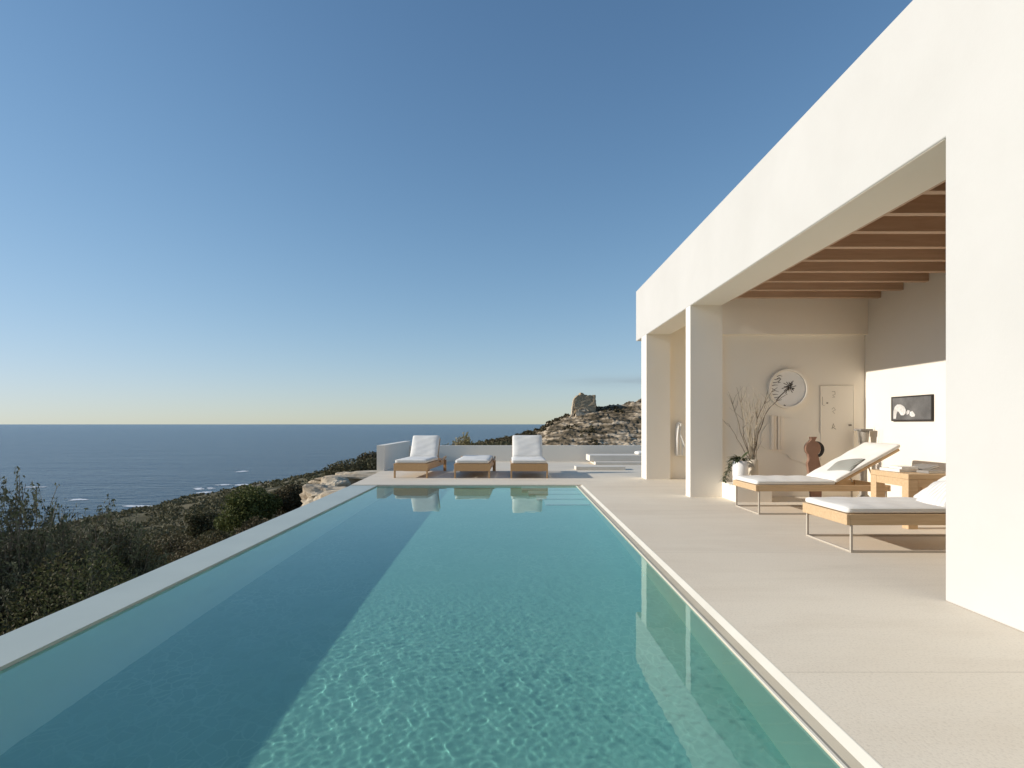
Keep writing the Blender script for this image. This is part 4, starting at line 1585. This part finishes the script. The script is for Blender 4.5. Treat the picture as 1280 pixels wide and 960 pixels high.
# brown keyhole-shaped sculpture with a dark ring
sy = 9.75
sx = X_at(1016, sy)
sc = thing('sculpture', 'brown clay sculpture with a round body and a dark ring, standing by the back wall', 'sculpture', (sx, sy, 0))


def spx(px):
    return X_at(px, sy) - sx


body = []
ccx, ccz, cr = spx(1015.4), Z_at(560.5, sy), 9.7 * sy / 740
for k in range(-52, 233, 9):
    a = math.radians(k)
    if 74 < k < 112:
        continue
    body.append((ccx + cr * math.cos(a), ccz + cr * math.sin(a)))
    if k == 74:
        body += [(spx(1019), Z_at(549, sy)), (spx(1021), Z_at(546, sy)), (spx(1011.5), Z_at(546, sy)), (spx(1013), Z_at(549, sy))]
body = [q for q in body]
low = [(spx(1010), Z_at(574, sy)), (spx(1008), Z_at(579, sy)), (spx(1011), Z_at(597, sy)), (spx(1013), 0), (spx(1026), 0), (spx(1027), Z_at(597, sy)), (spx(1026), Z_at(586, sy)), (spx(1023), Z_at(573, sy))]
outl = sorted(body, key=lambda q: 0) + low
o = prism('body', outl, 1, -.035, .03, M['terracotta'], sc)
bv = o.modifiers.new('bevel', 'BEVEL')
bv.width = .012
bv.segments = 3
bv.limit_method = 'ANGLE'
bm = bmesh.new()
wall_disc(bm, spx(1021.5), Z_at(562, sy), 7.6 * sy / 740, 10.4 * sy / 740, .031, .075)
from_bm('ring', bm, M['black'], sc)

# tall slim pedestal in the corner
pdx, pdy = X_at(1079.5, 9.95), 9.95
pd = thing('pedestal', 'slim grey stone pedestal in the corner beside the sunlit wall', 'pedestal', (pdx, pdy, 0))
lathe('shaft', [(0, 0), (.09, 0), (.09, .04), (.062, .07), (.055, .4), (.06, .8), (.085, 1.08), (.09, 1.135), (0, 1.135)], M['grey_stone'], pd, 24)
box('top_slab', (-.105, -.105, 1.136), (.1, .105, 1.168), M['book_grey'], pd, .006)

# picture on the sunlit wall
yA, yB = 8.53, 9.44
zA, zB = 1.296, 1.68
pic = thing('picture', 'dark framed picture with a pale shape, on the sunlit side wall', 'picture', (RX, (yA + yB) / 2, (zA + zB) / 2))
hy_, hz_ = (yB - yA) / 2, (zB - zA) / 2
box('canvas', (-.03, -hy_ + .02, -hz_ + .02), (-.001, hy_ - .02, hz_ - .02), M['photo_dark'], pic)
bm = bmesh.new()
for a, b in (((-.038, -hy_, -hz_), (-.001, -hy_ + .019, hz_)), ((-.038, hy_ - .019, -hz_), (-.001, hy_, hz_)), ((-.038, -hy_ + .0195, hz_ - .019), (-.001, hy_ - .0195, hz_)), ((-.038, -hy_ + .0195, -hz_), (-.001, hy_ - .0195, -hz_ + .019))):
    add_box(bm, a, b, .003, 1)
from_bm('frame', bm, M['black'], pic)
# the pale print: a rounded arch shape with two small lobes, far end (left as seen)
bm = bmesh.new()


def pic_blob(pts):
    vs = [bm.verts.new((-.0312, hy_ - .02 - u * (2 * hy_ - .04), hz_ - .02 - v * (2 * hz_ - .04))) for u, v in pts]
    vs2 = [bm.verts.new((-.0301, v.co.y, v.co.z)) for v in vs]
    bm.faces.new(vs)
    for i in range(len(vs)):
        j = (i + 1) % len(vs)
        bm.faces.new((vs[i], vs[j], vs2[j], vs2[i]))


pic_blob([(.03, .95), (.03, .62), (.07, .4), (.14, .3), (.24, .31), (.33, .42), (.37, .56), (.36, .72), (.31, .8), (.24, .8), (.19, .66), (.15, .6), (.12, .72), (.1, .95)])
pic_blob([(.38, .66), (.42, .56), (.47, .6), (.45, .74), (.4, .78)])
pic_blob([(.48, .66), (.54, .62), (.61, .78), (.6, .86), (.52, .88), (.47, .8)])
from_bm('pale_shape', bm, M['photo_pale'], pic)
# white cloth hanging on the wall of the passage between the columns
ry = 13.46
rx0 = X_at(843.8, ry)
rz0 = Z_at(570, ry)
s = ry / 740


def robe_out():
    pts = [(0.6, 0), (0.3, 20), (0.2, 33), (1.2, 40), (4.2, 43.2), (7.5, 43), (11, 38), (15, 30), (20, 26), (24, 26), (24, 0)]
    return [(a_ * s, b_ * s) for a_, b_ in pts]


robe = thing('hanging_cloth', 'white cloth hanging on the shaded wall between the two columns', 'cloth', (rx0, ry, rz0))
bm = bmesh.new()
oo = robe_out()
A = [bm.verts.new((a_, -.10, b_)) for a_, b_ in oo]
B = [bm.verts.new((a_, 0, b_)) for a_, b_ in oo]
bm.faces.new(A)
bm.faces.new(B[::-1])
for i in range(len(A)):
    j = (i + 1) % len(A)
    bm.faces.new((A[i], A[j], B[j], B[i]))
bmesh.ops.bevel(bm, geom=[e for e in bm.edges if all(abs(v.co.y + .10) < 1e-5 for v in e.verts)], offset=.03, segments=3, affect='EDGES')
from_bm('drape', bm, M['linen'], robe)
bm = bmesh.new()
for pts, r in (([(1.5, 2), (1.6, 22), (3.0, 38)], .022), ([(4.2, 1), (4.6, 24), (6.0, 40)], .018), ([(5.0, 27), (9.5, 16), (14, 7)], .03), ([(8, 1), (8.2, 8), (9, 15)], .015)):
    add_tube(bm, [(a_ * s, -.105, b_ * s) for a_, b_ in pts], [r * .6, r, r * .6], 8)
from_bm('fold', bm, M['linen'], robe, True)

# ---------------------------------------------------------------- loungers at the far end of the pool


def terrace_lounger(label, loc, rz, W, L, ft, fb, back_ang, back_len, back_x, arm=True):
    """teak lounger on four square legs; foot at local x=0, head at x=L"""
    t = thing('sun_lounger', label, 'sun lounger', loc, rz, 'teak loungers at the far end of the pool')
    th = .045
    bm = bmesh.new()
    add_box(bm, (0, -W / 2, fb), (th, W / 2, ft), .004)
    add_box(bm, (L - th, -W / 2, fb), (L, W / 2, ft), .004)
    for sg in (-1, 1):
        y0, y1 = sorted((sg * W / 2, sg * (W / 2 - th)))
        add_box(bm, (th + .001, y0, fb + .02), (L - th - .001, y1, ft), .004)
    for i in range(12):
        x = th + .02 + i * (L - .2) / 12
        add_box(bm, (x, -W / 2 + th, ft - .03), (x + .08, W / 2 - th, ft - .01), .003)
    from_bm('frame', bm, M['teak'], t)
    for x in (.002, L - .052):
        for sg in (-1, 1):
            y0, y1 = sorted((sg * (W / 2 - .002), sg * (W / 2 - .038)))
            box('leg', (x, y0, 0), (x + .05, y1, fb - .0005), M['teak'], t, .003)
    bm = bmesh.new()
    add_box(bm, (.55, -W / 2 + .08, fb - .05), (.6, W / 2 - .08, fb - .001), .003)
    from_bm('stretcher', bm, M['teak'], t)
    cw = W - .05
    bl = back_x if back_ang > .1 else L - .06
    bm = cushion_mesh(bl, cw, .085, .034, 40, 18, .014, (bl * .5,) if back_ang <= .1 else (), 7)
    for v in bm.verts:
        v.co += Vector((.02, 0, ft + .001))
    sc_ = from_bm('seat_cushion', bm, M['linen'], t, True)
    piping(sc_, bl, cw, .066, Matrix.Translation((.02, 0, ft + .001)), .006)
    if back_ang > .1:
        xf = xz_tilt(back_x + .02, ft + .03, back_ang)
        bm = bmesh.new()
        for sg in (-1, 1):
            y0, y1 = sorted((sg * (cw / 2 - .02), sg * (cw / 2 - .065)))
            add_box(bm, (0, y0, -.05), (back_len, y1, -.012), .004, 2, xf)
        for i in range(6):
            x = .03 + i * (back_len - .12) / 5
            add_box(bm, (x, -cw / 2 + .02, -.0115), (x + .07, cw / 2 - .02, -.001), .002, 1, xf)
        b_ = from_bm('backrest', bm, M['teak'], t)
        bm = cushion_mesh(back_len + .03, cw - .05, .10, .04, 30, 18, .018, (), 9)
        for v in bm.verts:
            v.co = xf @ v.co
        from_bm('back_cushion', bm, M['linen'], b_, True)
        tip = xf @ Vector((back_len * .6, 0, -.05))
        for sg in (-1, 1):
            bm = bmesh.new()
            add_tube(bm, [(tip.x, sg * (cw / 2 - .09), tip.z), (min(L - .1, tip.x + .25), sg * (cw / 2 - .09), ft - .02)], .014, 8)
            from_bm('prop_strut', bm, M['teak'], b_)
    if arm:
        for sg in (-1, 1):
            y0, y1 = sorted((sg * (W / 2 + .002), sg * (W / 2 + .045)))
            bm = bmesh.new()
            add_box(bm, (L - .75, y0, ft - .06), (L - .03, y1, ft - .005), .005, 2, Matrix.Translation((L - .75, 0, ft)) @ Matrix.Rotation(-R(6), 4, 'Y') @ Matrix.Translation((-(L - .75), 0, -ft)))
            add_box(bm, (L - .10, y0, 0), (L - .05, y1, ft - .03), .004)
            from_bm('armrest', bm, M['teak'], t)
    return t


terrace_lounger('left white-cushioned teak lounger with raised back, turned slightly, by the sea-side wall', (-2.31, 13.68, 0), math.pi / 2 - R(4.5), .80, 2.15, .335, .165, R(58), .62, 1.36)
terrace_lounger('flat low teak lounger with white pad between the two raised loungers', (-.885, 13.62, 0), math.pi / 2 - R(1.0), .83, 2.1, .335, .165, 0, .6, 1.4)
terrace_lounger('right white-cushioned teak lounger with raised back, squarely facing the pool', (.432, 13.60, 0), math.pi / 2, .864, 2.1, .335, .165, R(56), .64, 1.36, False)

# low stone platforms on the far terrace
pt = thing('stone_bench', 'low stepped stone bench before the far wall, partly behind the column', 'bench', (2.5, 18.1, 0))
box('step', (.1, 0, 0), (2.6, 1.2, .085), M['pale_stone'], pt, .008)
box('seat', (-.03, .35, .0855), (2.6, 1.25, .275), M['pale_stone'], pt, .008)
o = cushion_mesh(.75, .55, .09, .035, 20, 14, .015, (), 4)
for v in o.verts:
    v.co += Vector((4.02, 18.95, .277))
tag(from_bm('bench_cushion', o, M['linen'], None, True), 'white cushion on the stone bench, half hidden by the far column', 'cushion')
o = box('stone_step', (1.78, 16.05, 0.001), (3.12, 16.5, .095), M['pale_stone'], None, .006)
tag(o, 'low rectangular stone step on the terrace right of the loungers', 'step')
